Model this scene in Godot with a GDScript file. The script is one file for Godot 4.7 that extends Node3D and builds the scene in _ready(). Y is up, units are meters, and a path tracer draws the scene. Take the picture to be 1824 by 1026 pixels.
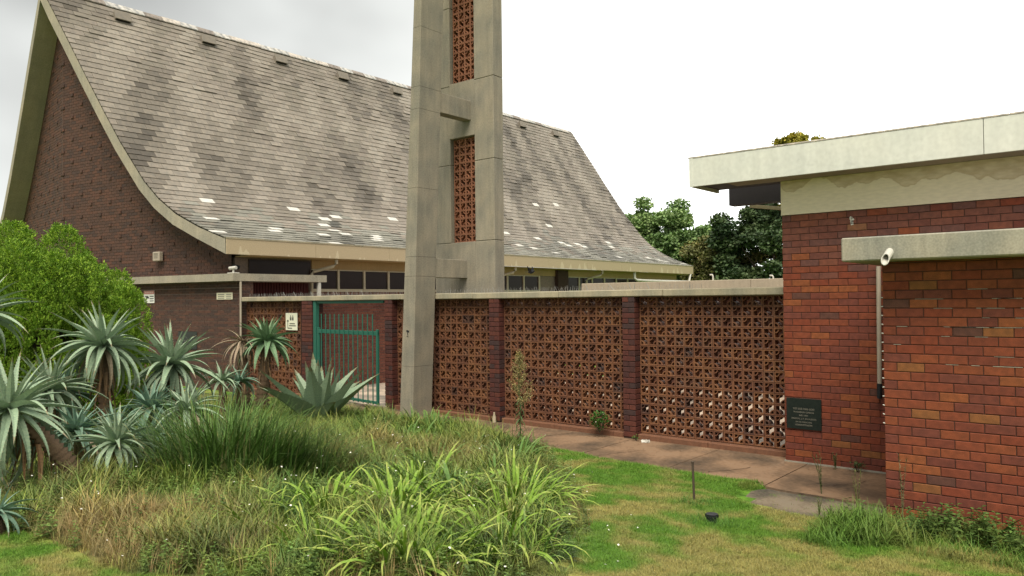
extends Node3D
# A church with a swept slate roof behind a breeze-block screen wall, a concrete bell tower,
# a brick hall on the right and an overgrown aloe bed in front. Units are metres.

var rng := RandomNumberGenerator.new()
var names := {}
var tex := {}
var mats := {}

const XR := -25.65      # church ridge
const XE := -17.47      # church eave
const KP := 0.164       # prow slope of the gable, right half
const KL := 0.10        # left half
const ZF := -10.0       # roof edge at the eave
const ZB := -35.06
const PROFILE := [[0.0, 11.85], [0.7, 10.93], [1.4, 10.0], [2.32, 8.76], [3.2, 7.6], [3.97, 6.62], [5.0, 5.46], [5.6, 4.95], [6.31, 4.5], [7.2, 4.11], [8.18, 3.77]]

# ------------------------------------------------------------------ geometry
class Geo:
	var v := PackedVector3Array()
	var n := PackedVector3Array()
	var c := PackedColorArray()
	var t := PackedVector2Array()
	var col := Color(1, 1, 1)

	func p3(a: Vector3, b: Vector3, d: Vector3) -> void:
		var nn := (b - a).cross(d - a).normalized()
		v.append(a); v.append(d); v.append(b)
		for i in 3:
			n.append(nn); c.append(col); t.append(Vector2.ZERO)

	func q(a: Vector3, b: Vector3, d: Vector3, e: Vector3) -> void:
		var nn := (d - a).cross(e - b)
		if nn.length_squared() < 1e-16:
			return
		nn = nn.normalized()
		v.append(a); v.append(d); v.append(b)
		v.append(a); v.append(e); v.append(d)
		for i in 6:
			n.append(nn); c.append(col)
		t.append(Vector2(0, 1)); t.append(Vector2(1, 0)); t.append(Vector2(1, 1))
		t.append(Vector2(0, 1)); t.append(Vector2(0, 0)); t.append(Vector2(1, 0))

	func qs(a: Vector3, b: Vector3, d: Vector3, e: Vector3, na: Vector3, nb: Vector3, nd: Vector3, ne: Vector3, ca: Color, cb: Color) -> void:
		# smooth quad, colour ca at a,b and cb at d,e
		v.append(a); v.append(d); v.append(b)
		v.append(a); v.append(e); v.append(d)
		n.append(na); n.append(nd); n.append(nb)
		n.append(na); n.append(ne); n.append(nd)
		c.append(ca); c.append(cb); c.append(ca)
		c.append(ca); c.append(cb); c.append(cb)
		for i in 6:
			t.append(Vector2.ZERO)

	func box(lo: Vector3, hi: Vector3) -> void:
		xbox(Transform3D(Basis.IDENTITY, (lo + hi) * 0.5), hi - lo, 0.0)

	func xbox(xf: Transform3D, size: Vector3, bev: float) -> void:
		var h := size * 0.5
		if bev <= 0.0:
			var k: Array[Vector3] = []
			for i in 8:
				k.append(xf * Vector3(h.x if i & 1 else -h.x, h.y if i & 2 else -h.y, h.z if i & 4 else -h.z))
			q(k[4], k[5], k[7], k[6]); q(k[1], k[0], k[2], k[3])
			q(k[5], k[1], k[3], k[7]); q(k[0], k[4], k[6], k[2])
			q(k[6], k[7], k[3], k[2]); q(k[0], k[1], k[5], k[4])
			return
		var b := minf(bev, minf(h.x, minf(h.y, h.z)) * 0.9)
		# per axis face points
		var fx: Array = []
		var fy: Array = []
		var fz: Array = []
		for i in 8:
			var s := Vector3(1 if i & 1 else -1, 1 if i & 2 else -1, 1 if i & 4 else -1)
			fx.append(xf * (s * Vector3(h.x, h.y - b, h.z - b)))
			fy.append(xf * (s * Vector3(h.x - b, h.y, h.z - b)))
			fz.append(xf * (s * Vector3(h.x - b, h.y - b, h.z)))
		q(fz[4], fz[5], fz[7], fz[6]); q(fz[1], fz[0], fz[2], fz[3])
		q(fx[5], fx[1], fx[3], fx[7]); q(fx[0], fx[4], fx[6], fx[2])
		q(fy[6], fy[7], fy[3], fy[2]); q(fy[0], fy[1], fy[5], fy[4])
		# edges between x and z faces
		q(fz[5], fx[5], fx[7], fz[7]); q(fx[4], fz[4], fz[6], fx[6])
		q(fx[1], fz[1], fz[3], fx[3]); q(fz[0], fx[0], fx[2], fz[2])
		# z and y
		q(fz[6], fz[7], fy[7], fy[6]); q(fy[4], fy[5], fz[5], fz[4])
		q(fy[2], fy[3], fz[3], fz[2]); q(fz[0], fz[1], fy[1], fy[0])
		# x and y
		q(fx[7], fx[3], fy[3], fy[7]); q(fx[2], fx[6], fy[6], fy[2])
		q(fy[5], fy[1], fx[1], fx[5]); q(fx[4], fx[0], fy[0], fy[4])
		for i in 8:
			var odd := ((i & 1) + ((i >> 1) & 1) + ((i >> 2) & 1)) % 2
			if odd == 1:
				p3(fx[i], fy[i], fz[i])
			else:
				p3(fx[i], fz[i], fy[i])

	func tube(pts: Array, rad: Array, sides := 8, caps := true) -> void:
		var rings := []
		var nor := []
		for i in pts.size():
			var d: Vector3 = (pts[mini(i + 1, pts.size() - 1)] - pts[maxi(i - 1, 0)]).normalized()
			var a := d.cross(Vector3.UP if absf(d.y) < 0.9 else Vector3.RIGHT).normalized()
			var b := d.cross(a)
			var r := []
			var m := []
			for k in sides:
				var w := TAU * k / sides
				var o := a * cos(w) + b * sin(w)
				m.append(o)
				r.append(pts[i] + o * float(rad[i]))
			rings.append(r); nor.append(m)
		for i in pts.size() - 1:
			for k in sides:
				var k2 := (k + 1) % sides
				qs(rings[i][k], rings[i][k2], rings[i + 1][k2], rings[i + 1][k], nor[i][k], nor[i][k2], nor[i + 1][k2], nor[i + 1][k], col, col)
		if caps:
			for k in sides:
				var k2 := (k + 1) % sides
				p3(pts[0], rings[0][k2], rings[0][k])
				var e := pts.size() - 1
				p3(pts[e], rings[e][k], rings[e][k2])

	func mesh(m: Material = null) -> ArrayMesh:
		var a := []
		a.resize(Mesh.ARRAY_MAX)
		a[Mesh.ARRAY_VERTEX] = v
		a[Mesh.ARRAY_NORMAL] = n
		a[Mesh.ARRAY_COLOR] = c
		a[Mesh.ARRAY_TEX_UV] = t
		var out := ArrayMesh.new()
		out.add_surface_from_arrays(Mesh.PRIMITIVE_TRIANGLES, a)
		if m:
			out.surface_set_material(0, m)
		return out

# ------------------------------------------------------------------ nodes
func numbered(called: String) -> String:
	if not names.has(called):
		names[called] = 0
		return called
	names[called] += 1
	return "%s_%03d" % [called, names[called]]

func part(called: String, m: Mesh, parent: Node3D, xf := Transform3D.IDENTITY, mat: Material = null) -> MeshInstance3D:
	var o := MeshInstance3D.new()
	o.name = called
	o.mesh = m
	o.transform = xf
	if mat:
		o.material_override = mat
	parent.add_child(o, true)
	return o

func thing(called: String, label: String, category: String, at := Vector3.ZERO, group := "") -> Node3D:
	var o := Node3D.new()
	o.name = numbered(called)
	o.position = at
	add_child(o)
	tag(o, label, category, group)
	return o

func solo(called: String, m: Mesh, label: String, category: String, at := Vector3.ZERO, group := "") -> MeshInstance3D:
	var o := MeshInstance3D.new()
	o.name = numbered(called)
	o.mesh = m
	o.position = at
	add_child(o)
	tag(o, label, category, group)
	return o

func tag(o: Node, label: String, category: String, group := "") -> void:
	o.set_meta("label", label)
	o.set_meta("category", category)
	if group != "":
		o.set_meta("group", group)

func structure(called: String, m: Mesh) -> MeshInstance3D:
	var o := MeshInstance3D.new()
	o.name = called
	o.mesh = m
	o.set_meta("kind", "structure")
	add_child(o)
	return o

func stuff_part(called: String, m: Mesh, parent: Node3D) -> MeshInstance3D:
	var o := part(called, m, parent)
	o.set_meta("kind", "stuff")
	return o

func scatter(called: String, label: String, m: Mesh, xfs: Array, cols: Array, parent: Node3D = self) -> MultiMeshInstance3D:
	var mm := MultiMesh.new()
	mm.transform_format = MultiMesh.TRANSFORM_3D
	mm.use_colors = true
	mm.mesh = m
	mm.instance_count = xfs.size()
	for i in xfs.size():
		mm.set_instance_transform(i, xfs[i])
		mm.set_instance_color(i, cols[i])
	var o := MultiMeshInstance3D.new()
	o.name = called
	o.multimesh = mm
	o.set_meta("kind", "stuff")
	parent.add_child(o, true)
	if parent == self:
		o.set_meta("label", label)
		o.set_meta("category", "plants")
	return o

# ------------------------------------------------------------------ textures and materials
func noise(seed_: int, freq: float, oct := 4, kind := FastNoiseLite.TYPE_SIMPLEX_SMOOTH) -> FastNoiseLite:
	var f := FastNoiseLite.new()
	f.seed = seed_
	f.frequency = freq
	f.noise_type = kind
	f.fractal_octaves = oct
	return f

func gray_image(size: int, f: FastNoiseLite) -> PackedByteArray:
	var im := f.get_seamless_image(size, size)
	im.convert(Image.FORMAT_L8)
	return im.get_data()

func tone_texture(size: int, seed_: int, coarse: float, fine: float, ca: float, fa: float, spots: float, warm := 0.0, runs := 0.0) -> ImageTexture:
	# multiplicative grain round a light grey: coarse blotches, fine grain, darker pits
	var a := gray_image(size, noise(seed_, coarse, 5))
	var b := gray_image(size, noise(seed_ + 7, fine, 2))
	var d := gray_image(size, noise(seed_ + 13, fine * 0.35, 3))
	var im2 := noise(seed_ + 21, 0.035, 4).get_seamless_image(size, size / 8)
	im2.convert(Image.FORMAT_L8)
	im2.resize(size, size, Image.INTERPOLATE_BILINEAR)
	var s := im2.get_data()
	var out := PackedByteArray()
	out.resize(size * size * 3)
	for i in size * size:
		var x := a[i] / 255.0 - 0.5
		var y := b[i] / 255.0 - 0.5
		var val := 0.86 + x * ca + y * fa + (s[i] / 255.0 - 0.5) * runs
		if d[i] > 200:
			val -= spots * (d[i] - 200) / 55.0
		var w := x * warm
		out[i * 3] = int(clampf((val + w) * 255.0, 0, 255))
		out[i * 3 + 1] = int(clampf(val * 255.0, 0, 255))
		out[i * 3 + 2] = int(clampf((val - w) * 255.0, 0, 255))
	var im := Image.create_from_data(size, size, false, Image.FORMAT_RGB8, out)
	return ImageTexture.create_from_image(im)

func lin(r: float, g: float, b: float) -> Color:
	return Color(r, g, b).linear_to_srgb()

func stdmat(called: String, c: Color, rough: float, tx := "", scale := 1.0, relief := 0.0, vertex := false) -> StandardMaterial3D:
	var m := StandardMaterial3D.new()
	m.resource_name = called
	m.albedo_color = c
	m.roughness = rough
	m.metallic_specular = 0.35
	if tx != "":
		m.albedo_texture = tex[tx]
		m.uv1_triplanar = true
		m.uv1_world_triplanar = true
		m.uv1_scale = Vector3.ONE * scale
		if relief > 0.0:
			m.heightmap_enabled = true
			m.heightmap_texture = tex[tx]
			m.heightmap_scale = relief
	if vertex:
		m.vertex_color_use_as_albedo = true
	mats[called] = m
	return m

func make_materials() -> void:
	tex.grain = tone_texture(512, 11, 0.012, 0.16, 0.16, 0.26, 0.22, 0.03)
	tex.concrete = tone_texture(512, 31, 0.006, 0.13, 0.12, 0.14, 0.10, 0.03, 0.09)
	tex.plaster = tone_texture(512, 51, 0.005, 0.07, 0.05, 0.05, 0.05, 0.01, 0.05)
	tex.damp = tone_texture(512, 71, 0.008, 0.12, 0.55, 0.20, 0.20, 0.06)
	tex.leaf = tone_texture(256, 91, 0.03, 0.15, 0.25, 0.18, 0.10, 0.05)
	stdmat("concrete", lin(0.355, 0.320, 0.250), 0.9, "concrete", 0.45, 0.12)
	stdmat("coping", lin(0.46, 0.41, 0.295), 0.9, "concrete", 0.7, 0.12)
	stdmat("barge", lin(0.43, 0.39, 0.305), 0.85, "concrete", 0.3, 0.05)
	stdmat("fascia_paint", lin(0.48, 0.40, 0.275), 0.8, "plaster", 0.4)
	stdmat("slab", lin(0.41, 0.385, 0.315), 0.9, "concrete", 0.6, 0.15)
	stdmat("white_board", lin(0.86, 0.87, 0.80), 0.55, "plaster", 0.35)
	stdmat("cream", lin(0.62, 0.53, 0.38), 0.8, "plaster", 0.5)
	stdmat("ochre", lin(0.52, 0.36, 0.17), 0.7, "plaster", 0.5)
	stdmat("cream_frame", lin(0.66, 0.58, 0.42), 0.6, "plaster", 1.0)
	stdmat("mortar_dark", lin(0.075, 0.045, 0.035), 0.95, "grain", 2.0)
	stdmat("mortar_pale", lin(0.30, 0.23, 0.19), 0.95, "grain", 2.0)
	stdmat("brick_tint", Color(1, 1, 1), 0.8, "grain", 1.6, 0.10, true)
	stdmat("slate_tint", Color(1, 1, 1), 0.75, "grain", 0.9, 0.10, true)
	stdmat("block_tint", Color(1, 1, 1), 0.8, "grain", 2.3, 0.08, true)
	stdmat("dark_paint", lin(0.030, 0.026, 0.030), 0.6, "plaster", 1.0)
	stdmat("dark_red", lin(0.10, 0.018, 0.018), 0.6, "plaster", 1.0)
	var gl := stdmat("dark_glass", lin(0.030, 0.020, 0.018), 0.22)
	gl.metallic_specular = 0.25
	stdmat("green_paint", lin(0.030, 0.165, 0.115), 0.5, "plaster", 1.5)
	stdmat("white_plastic", lin(0.72, 0.70, 0.63), 0.45, "plaster", 1.2)
	stdmat("beige_plastic", lin(0.52, 0.45, 0.36), 0.5, "plaster", 2.0)
	stdmat("dull_metal", lin(0.42, 0.42, 0.40), 0.45, "plaster", 2.0)
	stdmat("rusty", lin(0.10, 0.075, 0.055), 0.8, "grain", 4.0)
	stdmat("black_rubber", lin(0.022, 0.024, 0.028), 0.5, "grain", 4.0)
	stdmat("plaque_stone", lin(0.020, 0.027, 0.024), 0.28, "grain", 3.0)
	stdmat("plaque_letter", lin(0.17, 0.16, 0.13), 0.6)
	stdmat("path", lin(0.25, 0.165, 0.105), 0.72, "damp", 0.22, 0.10)
	stdmat("patch", lin(0.20, 0.165, 0.12), 0.85, "damp", 0.35, 0.10)
	stdmat("court", lin(0.46, 0.375, 0.30), 0.85, "damp", 0.2)
	stdmat("sill_brick", lin(0.22, 0.105, 0.062), 0.85, "grain", 1.2, 0.1)
	stdmat("ground", Color(1, 1, 1), 0.95, "damp", 0.9, 0.25, true)
	var fo := stdmat("foliage", Color(1, 1, 1), 0.6, "leaf", 3.0, 0.0, true)
	fo.backlight_enabled = true
	fo.backlight = Color(0.35, 0.40, 0.20)
	fo.cull_mode = BaseMaterial3D.CULL_DISABLED
	var su := stdmat("succulent", Color(1, 1, 1), 0.5, "leaf", 4.0, 0.0, true)
	su.cull_mode = BaseMaterial3D.CULL_DISABLED
	stdmat("bark", lin(0.11, 0.085, 0.06), 0.9, "grain", 5.0, 0.5)
	stdmat("aloe_stem", lin(0.20, 0.135, 0.085), 0.95, "grain", 7.0, 0.6)

# ------------------------------------------------------------------ the ground
const BED := [Vector2(-3.1, -4.2), Vector2(-3.9, -5.8), Vector2(-5.2, -7.3), Vector2(-6.7, -8.7), Vector2(-8.7, -9.45), Vector2(-11.3, -9.6), Vector2(-14.5, -9.9), Vector2(-24, -8.0), Vector2(-24, -0.5), Vector2(-9.0, -1.5), Vector2(-7.2, -2.3), Vector2(-5.6, -2.45), Vector2(-4.2, -3.3)]
const EDGE := [[-14.6, -9.6], [-10.94, -9.63], [-9.97, -9.8], [-8.62, -9.56], [-7.02, -8.9], [-5.79, -8.69], [-4.24, -8.66], [-3.47, -8.68], [-3.40, -8.54], [-2.45, -8.52], [-1.7, -8.5]]
var n_patch: FastNoiseLite
var n_small: FastNoiseLite

func path_edge(x: float) -> float:
	if x < EDGE[0][0]:
		return -9.95
	for i in EDGE.size() - 1:
		if x <= EDGE[i + 1][0]:
			return lerpf(EDGE[i][1], EDGE[i + 1][1], (x - EDGE[i][0]) / (EDGE[i + 1][0] - EDGE[i][0]))
	return -9.0

func in_bed(x: float, z: float) -> bool:
	return Geometry2D.is_point_in_polygon(Vector2(x, z), PackedVector2Array(BED))

func patch_d(x: float, z: float) -> float:
	# the round worn concrete pad by the path: below one is inside
	return Vector2((x + 2.55) / 0.98, (z + 8.25) / 0.72).length()

func height(x: float, z: float) -> float:
	if z < -10.22:
		return -0.42 if x > -60 else 0.0
	var d := z - path_edge(x)
	if d < 0.0:
		return -0.05
	var h := 0.012 + 0.034 * minf(d, 7.0) + 0.015 * n_patch.get_noise_2d(x * 20, z * 20)
	h += 0.08 * exp(-pow((x + 8.0) / 3.2, 2) - pow((z + 5.3) / 2.6, 2)) + (0.05 * n_small.get_noise_2d(x * 45, z * 45) if in_bed(x, z) else 0.0)
	var p := patch_d(x, z)
	if p < 1.15 and z < -7.3:
		h = lerpf(-0.03, h, clampf((p - 1.0) / 0.15, 0, 1))
	return h

func straw(x: float, z: float) -> float:
	# 0 green turf .. 1 dry straw-coloured turf
	var a := n_patch.get_noise_2d(x * 30, z * 44) * 0.75 + 0.75 * n_small.get_noise_2d(x * 85, z * 110)
	var s := 0.47 + a
	s += 0.30 * exp(-pow((x + 2.0) / 1.5, 2) - pow((z + 5.7) / 0.8, 2))
	s -= 0.45 * clampf(1.0 - (z - path_edge(x)) / 0.7, 0, 1)
	return clampf(s, 0, 1)

func lawn_color(x: float, z: float) -> Color:
	var s := straw(x, z)
	var g := Color(0.160, 0.335, 0.036)
	var y := Color(0.45, 0.41, 0.13)
	return g.lerp(y, smoothstep(0.12, 0.95, s))

func dryness(x: float, z: float) -> float:
	var d := 0.85 * exp(-pow((x + 6.5) / 1.05, 2) - pow((z + 2.85) / 0.62, 2))
	d += 0.65 * exp(-pow((x + 7.6) / 0.9, 2) - pow((z + 6.9) / 0.6, 2))
	d += 0.45 * n_small.get_noise_2d(x * 45, z * 45) + 0.06
	return clampf(d, 0, 1)

func bed_color(x: float, z: float) -> Color:
	var d := dryness(x, z)
	var g := Color(0.225, 0.350, 0.058)
	var y := Color(0.47, 0.37, 0.14)
	var k := n_patch.get_noise_2d(x * 70 + 40, z * 90)
	g = g.lerp(Color(0.085, 0.175, 0.040), clampf(0.35 + k * 2.2, 0, 0.9))
	g = g.lerp(Color(0.27, 0.33, 0.065), clampf(n_small.get_noise_2d(x * 55 + 7, z * 75) * 1.8 - 0.1, 0, 0.8))
	return g.lerp(y, d)

func build_ground() -> void:
	var xs := []
	var zs := []
	for k in [-320, -200, -120, -80, -60, -45, -36, -30, -27]:
		xs.append(float(k))
	var x := -25.0
	while x < 5.0:
		xs.append(x)
		x += 0.25
	for k in [5, 8, 14, 25, 50, 100, 200, 320]:
		xs.append(float(k))
	for k in [-320, -200, -120, -80, -60, -45, -30, -20, -14, -10.9, -10.3]:
		zs.append(float(k))
	var z := -10.15
	while z < 1.0:
		zs.append(z)
		z += 0.25
	for k in [1, 3, 6, 12, 25, 60, 140, 320]:
		zs.append(float(k))
	var g := Geo.new()
	var P := func(a: float, b: float) -> Vector3: return Vector3(a, height(a, b), b)
	for i in xs.size() - 1:
		for j in zs.size() - 1:
			var a: Vector3 = P.call(xs[i], zs[j + 1])
			var b: Vector3 = P.call(xs[i + 1], zs[j + 1])
			var c: Vector3 = P.call(xs[i + 1], zs[j])
			var d: Vector3 = P.call(xs[i], zs[j])
			var mx: float = (xs[i] + xs[i + 1]) / 2
			var mz: float = (zs[j] + zs[j + 1]) / 2
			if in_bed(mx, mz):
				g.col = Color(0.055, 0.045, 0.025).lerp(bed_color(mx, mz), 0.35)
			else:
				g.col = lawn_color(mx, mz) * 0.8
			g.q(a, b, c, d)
	structure("ground", g.mesh(mats.ground))
	# path slabs along the screen wall
	var root := Node3D.new()
	root.name = "path"
	root.set_meta("kind", "structure")
	add_child(root)
	var cuts := [-14.6, -12.4, -10.1, -8.1, -6.15, -4.75, -3.43, -1.85]
	for i in cuts.size() - 1:
		var s := Geo.new()
		var a0: float = cuts[i] + 0.006
		var a1: float = cuts[i + 1] - 0.006
		var steps := 8
		var lift := rng.randf_range(-0.003, 0.003)
		for k in steps:
			var u0 := lerpf(a0, a1, float(k) / steps)
			var u1 := lerpf(a0, a1, float(k + 1) / steps)
			var w0 := path_edge(u0) + 0.02 * n_small.get_noise_1d(u0 * 300)
			var w1 := path_edge(u1) + 0.02 * n_small.get_noise_1d(u1 * 300)
			var y := 0.004 + lift
			s.q(Vector3(u0, y, w0), Vector3(u1, y, w1), Vector3(u1, y, -10.6), Vector3(u0, y, -10.6))
			s.q(Vector3(u0, -0.08, w0 + 0.004), Vector3(u1, -0.08, w1 + 0.004), Vector3(u1, y, w1), Vector3(u0, y, w0))
		s.q(Vector3(a0, -0.08, -10.6), Vector3(a0, -0.08, path_edge(a0)), Vector3(a0, 0.004 + lift, path_edge(a0)), Vector3(a0, 0.004 + lift, -10.6))
		s.q(Vector3(a1, -0.08, path_edge(a1)), Vector3(a1, -0.08, -10.6), Vector3(a1, 0.004 + lift, -10.6), Vector3(a1, 0.004 + lift, path_edge(a1)))
		part("paving_slab", s.mesh(mats.path), root)
	# hairline cracks across the slabs, opened dark by weather
	for k in [[Vector2(-5.95, -8.72), Vector2(-5.55, -9.55)], [Vector2(-7.5, -9.2), Vector2(-7.2, -10.2)], [Vector2(-4.3, -8.75), Vector2(-3.9, -9.4)], [Vector2(-2.9, -8.9), Vector2(-2.6, -9.5)]]:
		var cr := Geo.new()
		var a: Vector2 = k[0]
		var last := a
		for i in 9:
			var b: Vector2 = a.lerp(k[1], (i + 1) / 9.0) + Vector2(rng.randf_range(-0.04, 0.04), rng.randf_range(-0.02, 0.02))
			var sd := (b - last).orthogonal().normalized() * rng.randf_range(0.003, 0.006)
			cr.q(Vector3(last.x - sd.x, 0.011, last.y - sd.y), Vector3(last.x + sd.x, 0.011, last.y + sd.y), Vector3(b.x + sd.x, 0.011, b.y + sd.y), Vector3(b.x - sd.x, 0.011, b.y - sd.y))
			last = b
		part("crack", cr.mesh(mats.mortar_dark), root)
	# worn round pad
	var r := Geo.new()
	var n := 40
	for k in n:
		var w0 := TAU * k / n
		var w1 := TAU * (k + 1) / n
		var f := func(w: float) -> Vector3:
			var rr := 0.97 + 0.07 * n_small.get_noise_1d(w * 60.0 if w < TAU else 0.0)
			return Vector3(-2.55 + 0.98 * rr * cos(w), -0.020, minf(-8.25 - 0.72 * rr * sin(w), 0.0))
		var e0: Vector3 = f.call(w0)
		var e1: Vector3 = f.call(w1)
		e0.z = maxf(e0.z, -8.60); e1.z = maxf(e1.z, -8.60)
		r.p3(Vector3(-2.55, -0.018, -8.25), e0, e1)
	structure("concrete_pad", r.mesh(mats.patch))
	# courtyard behind the wall
	var c2 := Geo.new()
	c2.q(Vector3(-18.2, -0.33, -10.5), Vector3(-3.0, -0.33, -10.5), Vector3(-3.0, -0.33, -21), Vector3(-18.2, -0.33, -21))
	c2.q(Vector3(-18.2, -0.45, -10.5), Vector3(-3.0, -0.45, -10.5), Vector3(-3.0, -0.33, -10.5), Vector3(-18.2, -0.33, -10.5))
	structure("courtyard_paving", c2.mesh(mats.court))

# ------------------------------------------------------------------ bricks
const HALL_TONES := [[0.238, 0.063, 0.033, 7], [0.259, 0.069, 0.034, 7], [0.217, 0.058, 0.034, 7], [0.311, 0.096, 0.037, 3], [0.193, 0.056, 0.037, 6], [0.137, 0.059, 0.044, 2], [0.287, 0.113, 0.041, 1], [0.250, 0.060, 0.030, 6], [0.278, 0.077, 0.034, 5], [0.205, 0.061, 0.041, 5]]
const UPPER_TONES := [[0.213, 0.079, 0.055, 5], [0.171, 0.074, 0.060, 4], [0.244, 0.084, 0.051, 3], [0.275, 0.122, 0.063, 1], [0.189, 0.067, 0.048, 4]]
const CHURCH_TONES := [[0.125, 0.067, 0.052, 5], [0.105, 0.060, 0.049, 4], [0.142, 0.073, 0.054, 3], [0.090, 0.056, 0.048, 2]]
const PIER_TONES := [[0.115, 0.038, 0.030, 5], [0.085, 0.036, 0.032, 3], [0.140, 0.046, 0.032, 3], [0.070, 0.040, 0.038, 2]]
const COURT_TONES := [[0.20, 0.075, 0.055, 5], [0.165, 0.065, 0.050, 4], [0.225, 0.090, 0.062, 3]]

func pick_tone(tones: Array) -> Color:
	var total := 0
	for t in tones:
		total += int(t[3])
	var r := rng.randi_range(0, total - 1)
	for t in tones:
		r -= int(t[3])
		if r < 0:
			return Color(t[0], t[1], t[2])
	return Color.WHITE

func tone_mat(c: Color, called := "brick") -> StandardMaterial3D:
	var key := called + c.to_html()
	if not mats.has(key):
		var m := stdmat(key, c.linear_to_srgb(), 0.8, "grain", 1.6, 0.10)
		m.uv1_offset = Vector3(mats.size() * 0.37, mats.size() * 0.21, 0)
	return mats[key]

func brick_rects(w: float, h: float, course: float, len_: float, joint: float) -> Array:
	# running bond, [u0, v0, u1, v1, row]
	var out := []
	var rows := int(ceil(h / course - 0.01))
	for r in rows:
		var v0 := r * course + joint * 0.5
		var v1 := minf((r + 1) * course - joint * 0.5, h)
		var u := -len_ * 0.5 if r % 2 else 0.0
		while u < w - 0.01:
			var a := maxf(u, 0.0) + joint * 0.5
			var b := minf(u + len_, w) - joint * 0.5
			if b - a > 0.02:
				out.append([a, v0, b, v1, r])
			u += len_
	return out

func brick_face(g: Geo, o: Vector3, u: Vector3, nn: Vector3, r: Array, depth: float, proud := 0.0) -> void:
	var up := Vector3.UP
	var f := nn * proud
	var bk := -nn * depth
	var a: Vector3 = o + u * r[0] + up * r[1] + f
	var b: Vector3 = o + u * r[2] + up * r[1] + f
	var c: Vector3 = o + u * r[2] + up * r[3] + f
	var d: Vector3 = o + u * r[0] + up * r[3] + f
	g.q(a, b, c, d)
	g.q(d, c, c + bk, d + bk)
	g.q(b, a, a + bk, b + bk)
	g.q(b, b + bk, c + bk, c)
	g.q(a + bk, a, d, d + bk)

var brick_meshes := {}
func brick_mesh(l: float, h: float, d: float) -> ArrayMesh:
	var key := "%d_%d_%d" % [roundi(l * 200), roundi(h * 1000), roundi(d * 1000)]
	if not brick_meshes.has(key):
		# front face with worn, slightly rounded arrises; no back
		var g := Geo.new()
		var x := l / 2
		var y := h / 2
		var b := 0.005
		var A := [Vector3(-x, -y, -b), Vector3(x, -y, -b), Vector3(x, y, -b), Vector3(-x, y, -b)]
		var F := [Vector3(-x + b, -y + b, 0), Vector3(x - b, -y + b, 0), Vector3(x - b, y - b, 0), Vector3(-x + b, y - b, 0)]
		g.q(F[0], F[1], F[2], F[3])
		for i in 4:
			var j := (i + 1) % 4
			g.q(A[i], A[j], F[j], F[i])
			g.q(A[i] - Vector3(0, 0, d), A[j] - Vector3(0, 0, d), A[j], A[i])
		brick_meshes[key] = g.mesh()
	return brick_meshes[key]

func single_brick(parent: Node3D, o: Vector3, u: Vector3, nn: Vector3, r: Array, depth: float, c: Color, proud := 0.0) -> void:
	var at: Vector3 = o + u * ((r[0] + r[2]) / 2) + Vector3.UP * ((r[1] + r[3]) / 2) + nn * proud
	var xf := Transform3D(Basis(u, Vector3.UP, nn), at)
	part("brick", brick_mesh(r[2] - r[0], r[3] - r[1], depth), parent, xf, tone_mat(c))

# ------------------------------------------------------------------ the church
func roof_y(dx: float) -> float:
	for i in PROFILE.size() - 1:
		if dx <= PROFILE[i + 1][0]:
			return lerpf(PROFILE[i][1], PROFILE[i + 1][1], (dx - PROFILE[i][0]) / (PROFILE[i + 1][0] - PROFILE[i][0]))
	return PROFILE[PROFILE.size() - 1][1]

func front_z(dx: float, side: float) -> float:
	var ridge := ZF + KP * (XE - XR)
	return ridge - dx * (KP if side > 0 else KL)

func back_z(dx: float) -> float:
	return ZB - KP * ((XE - XR) - dx)

func in_frame(p: Vector3, cam: Transform3D) -> bool:
	var l := cam.affine_inverse() * p
	if l.z > -0.1:
		return false
	var t := tan(deg_to_rad(41.16) / 2)
	return absf(l.y / -l.z) < t and absf(l.x / -l.z) < t * 1824.0 / 1026.0

var slate_n: FastNoiseLite
const WHITE_SLATES := [[5.53, -11.15], [6.58, -10.57], [7.72, -10.12], [5.55, -13.74], [5.93, -14.61], [5.73, -15.33], [6.21, -14.39], [6.92, -12.06], [7.17, -12.23], [7.1, -13.61], [6.63, -14.42], [6.9, -14.66], [8.04, -13.19], [5.57, -17.67], [6.93, -15.93], [7.19, -15.71], [7.43, -15.5], [4.01, -27.69], [3.87, -29.58], [4.89, -27.53], [5.71, -23.65], [5.93, -25.6], [6.13, -26.67], [6.29, -27.03], [6.17, -28.09], [6.34, -28.11], [6.96, -23.64], [5.69, -31.19], [5.97, -30.85], [7.44, -29.28], [7.17, -32.49], [7.35, -32.98], [7.63, -33.3], [7.88, -34.84], [6.81, -23.29], [7.35, -24.71]]

func slate_tone(s: float, z: float, jitter: float) -> int:
	# lichen and soot run down the slope in uneven streaks; every slate takes one tone
	var streak := slate_n.get_noise_2d(z * 55 + s * 14.0, s * 16) * 1.15
	var fine := slate_n.get_noise_2d(z * 160 + 500, s * 120)
	var v := 0.53 + streak * 0.64 + fine * 0.14 + jitter * 0.13
	return clampi(int(v * 8.0), 0, 7)

const SLATES := [[0.119, 0.104, 0.086], [0.164, 0.144, 0.119], [0.209, 0.183, 0.150], [0.243, 0.214, 0.176], [0.271, 0.238, 0.198], [0.296, 0.261, 0.217], [0.322, 0.285, 0.237], [0.356, 0.316, 0.266], [0.74, 0.72, 0.66]]

func slate_color(i: int, low: bool) -> Color:
	var c := Color(SLATES[i][0], SLATES[i][1], SLATES[i][2])
	if i < 8 and low:
		# greener, greyer growth on the low flat courses
		c = c.lerp(Color(c.r * 0.92, c.r * 0.93, c.r * 0.80), 0.7)
	return c

func low_edge(z: float) -> float:
	return 1.7 + 1.6 * slate_n.get_noise_1d(z * 90) + rng.randf_range(-0.9, 0.9)

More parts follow.
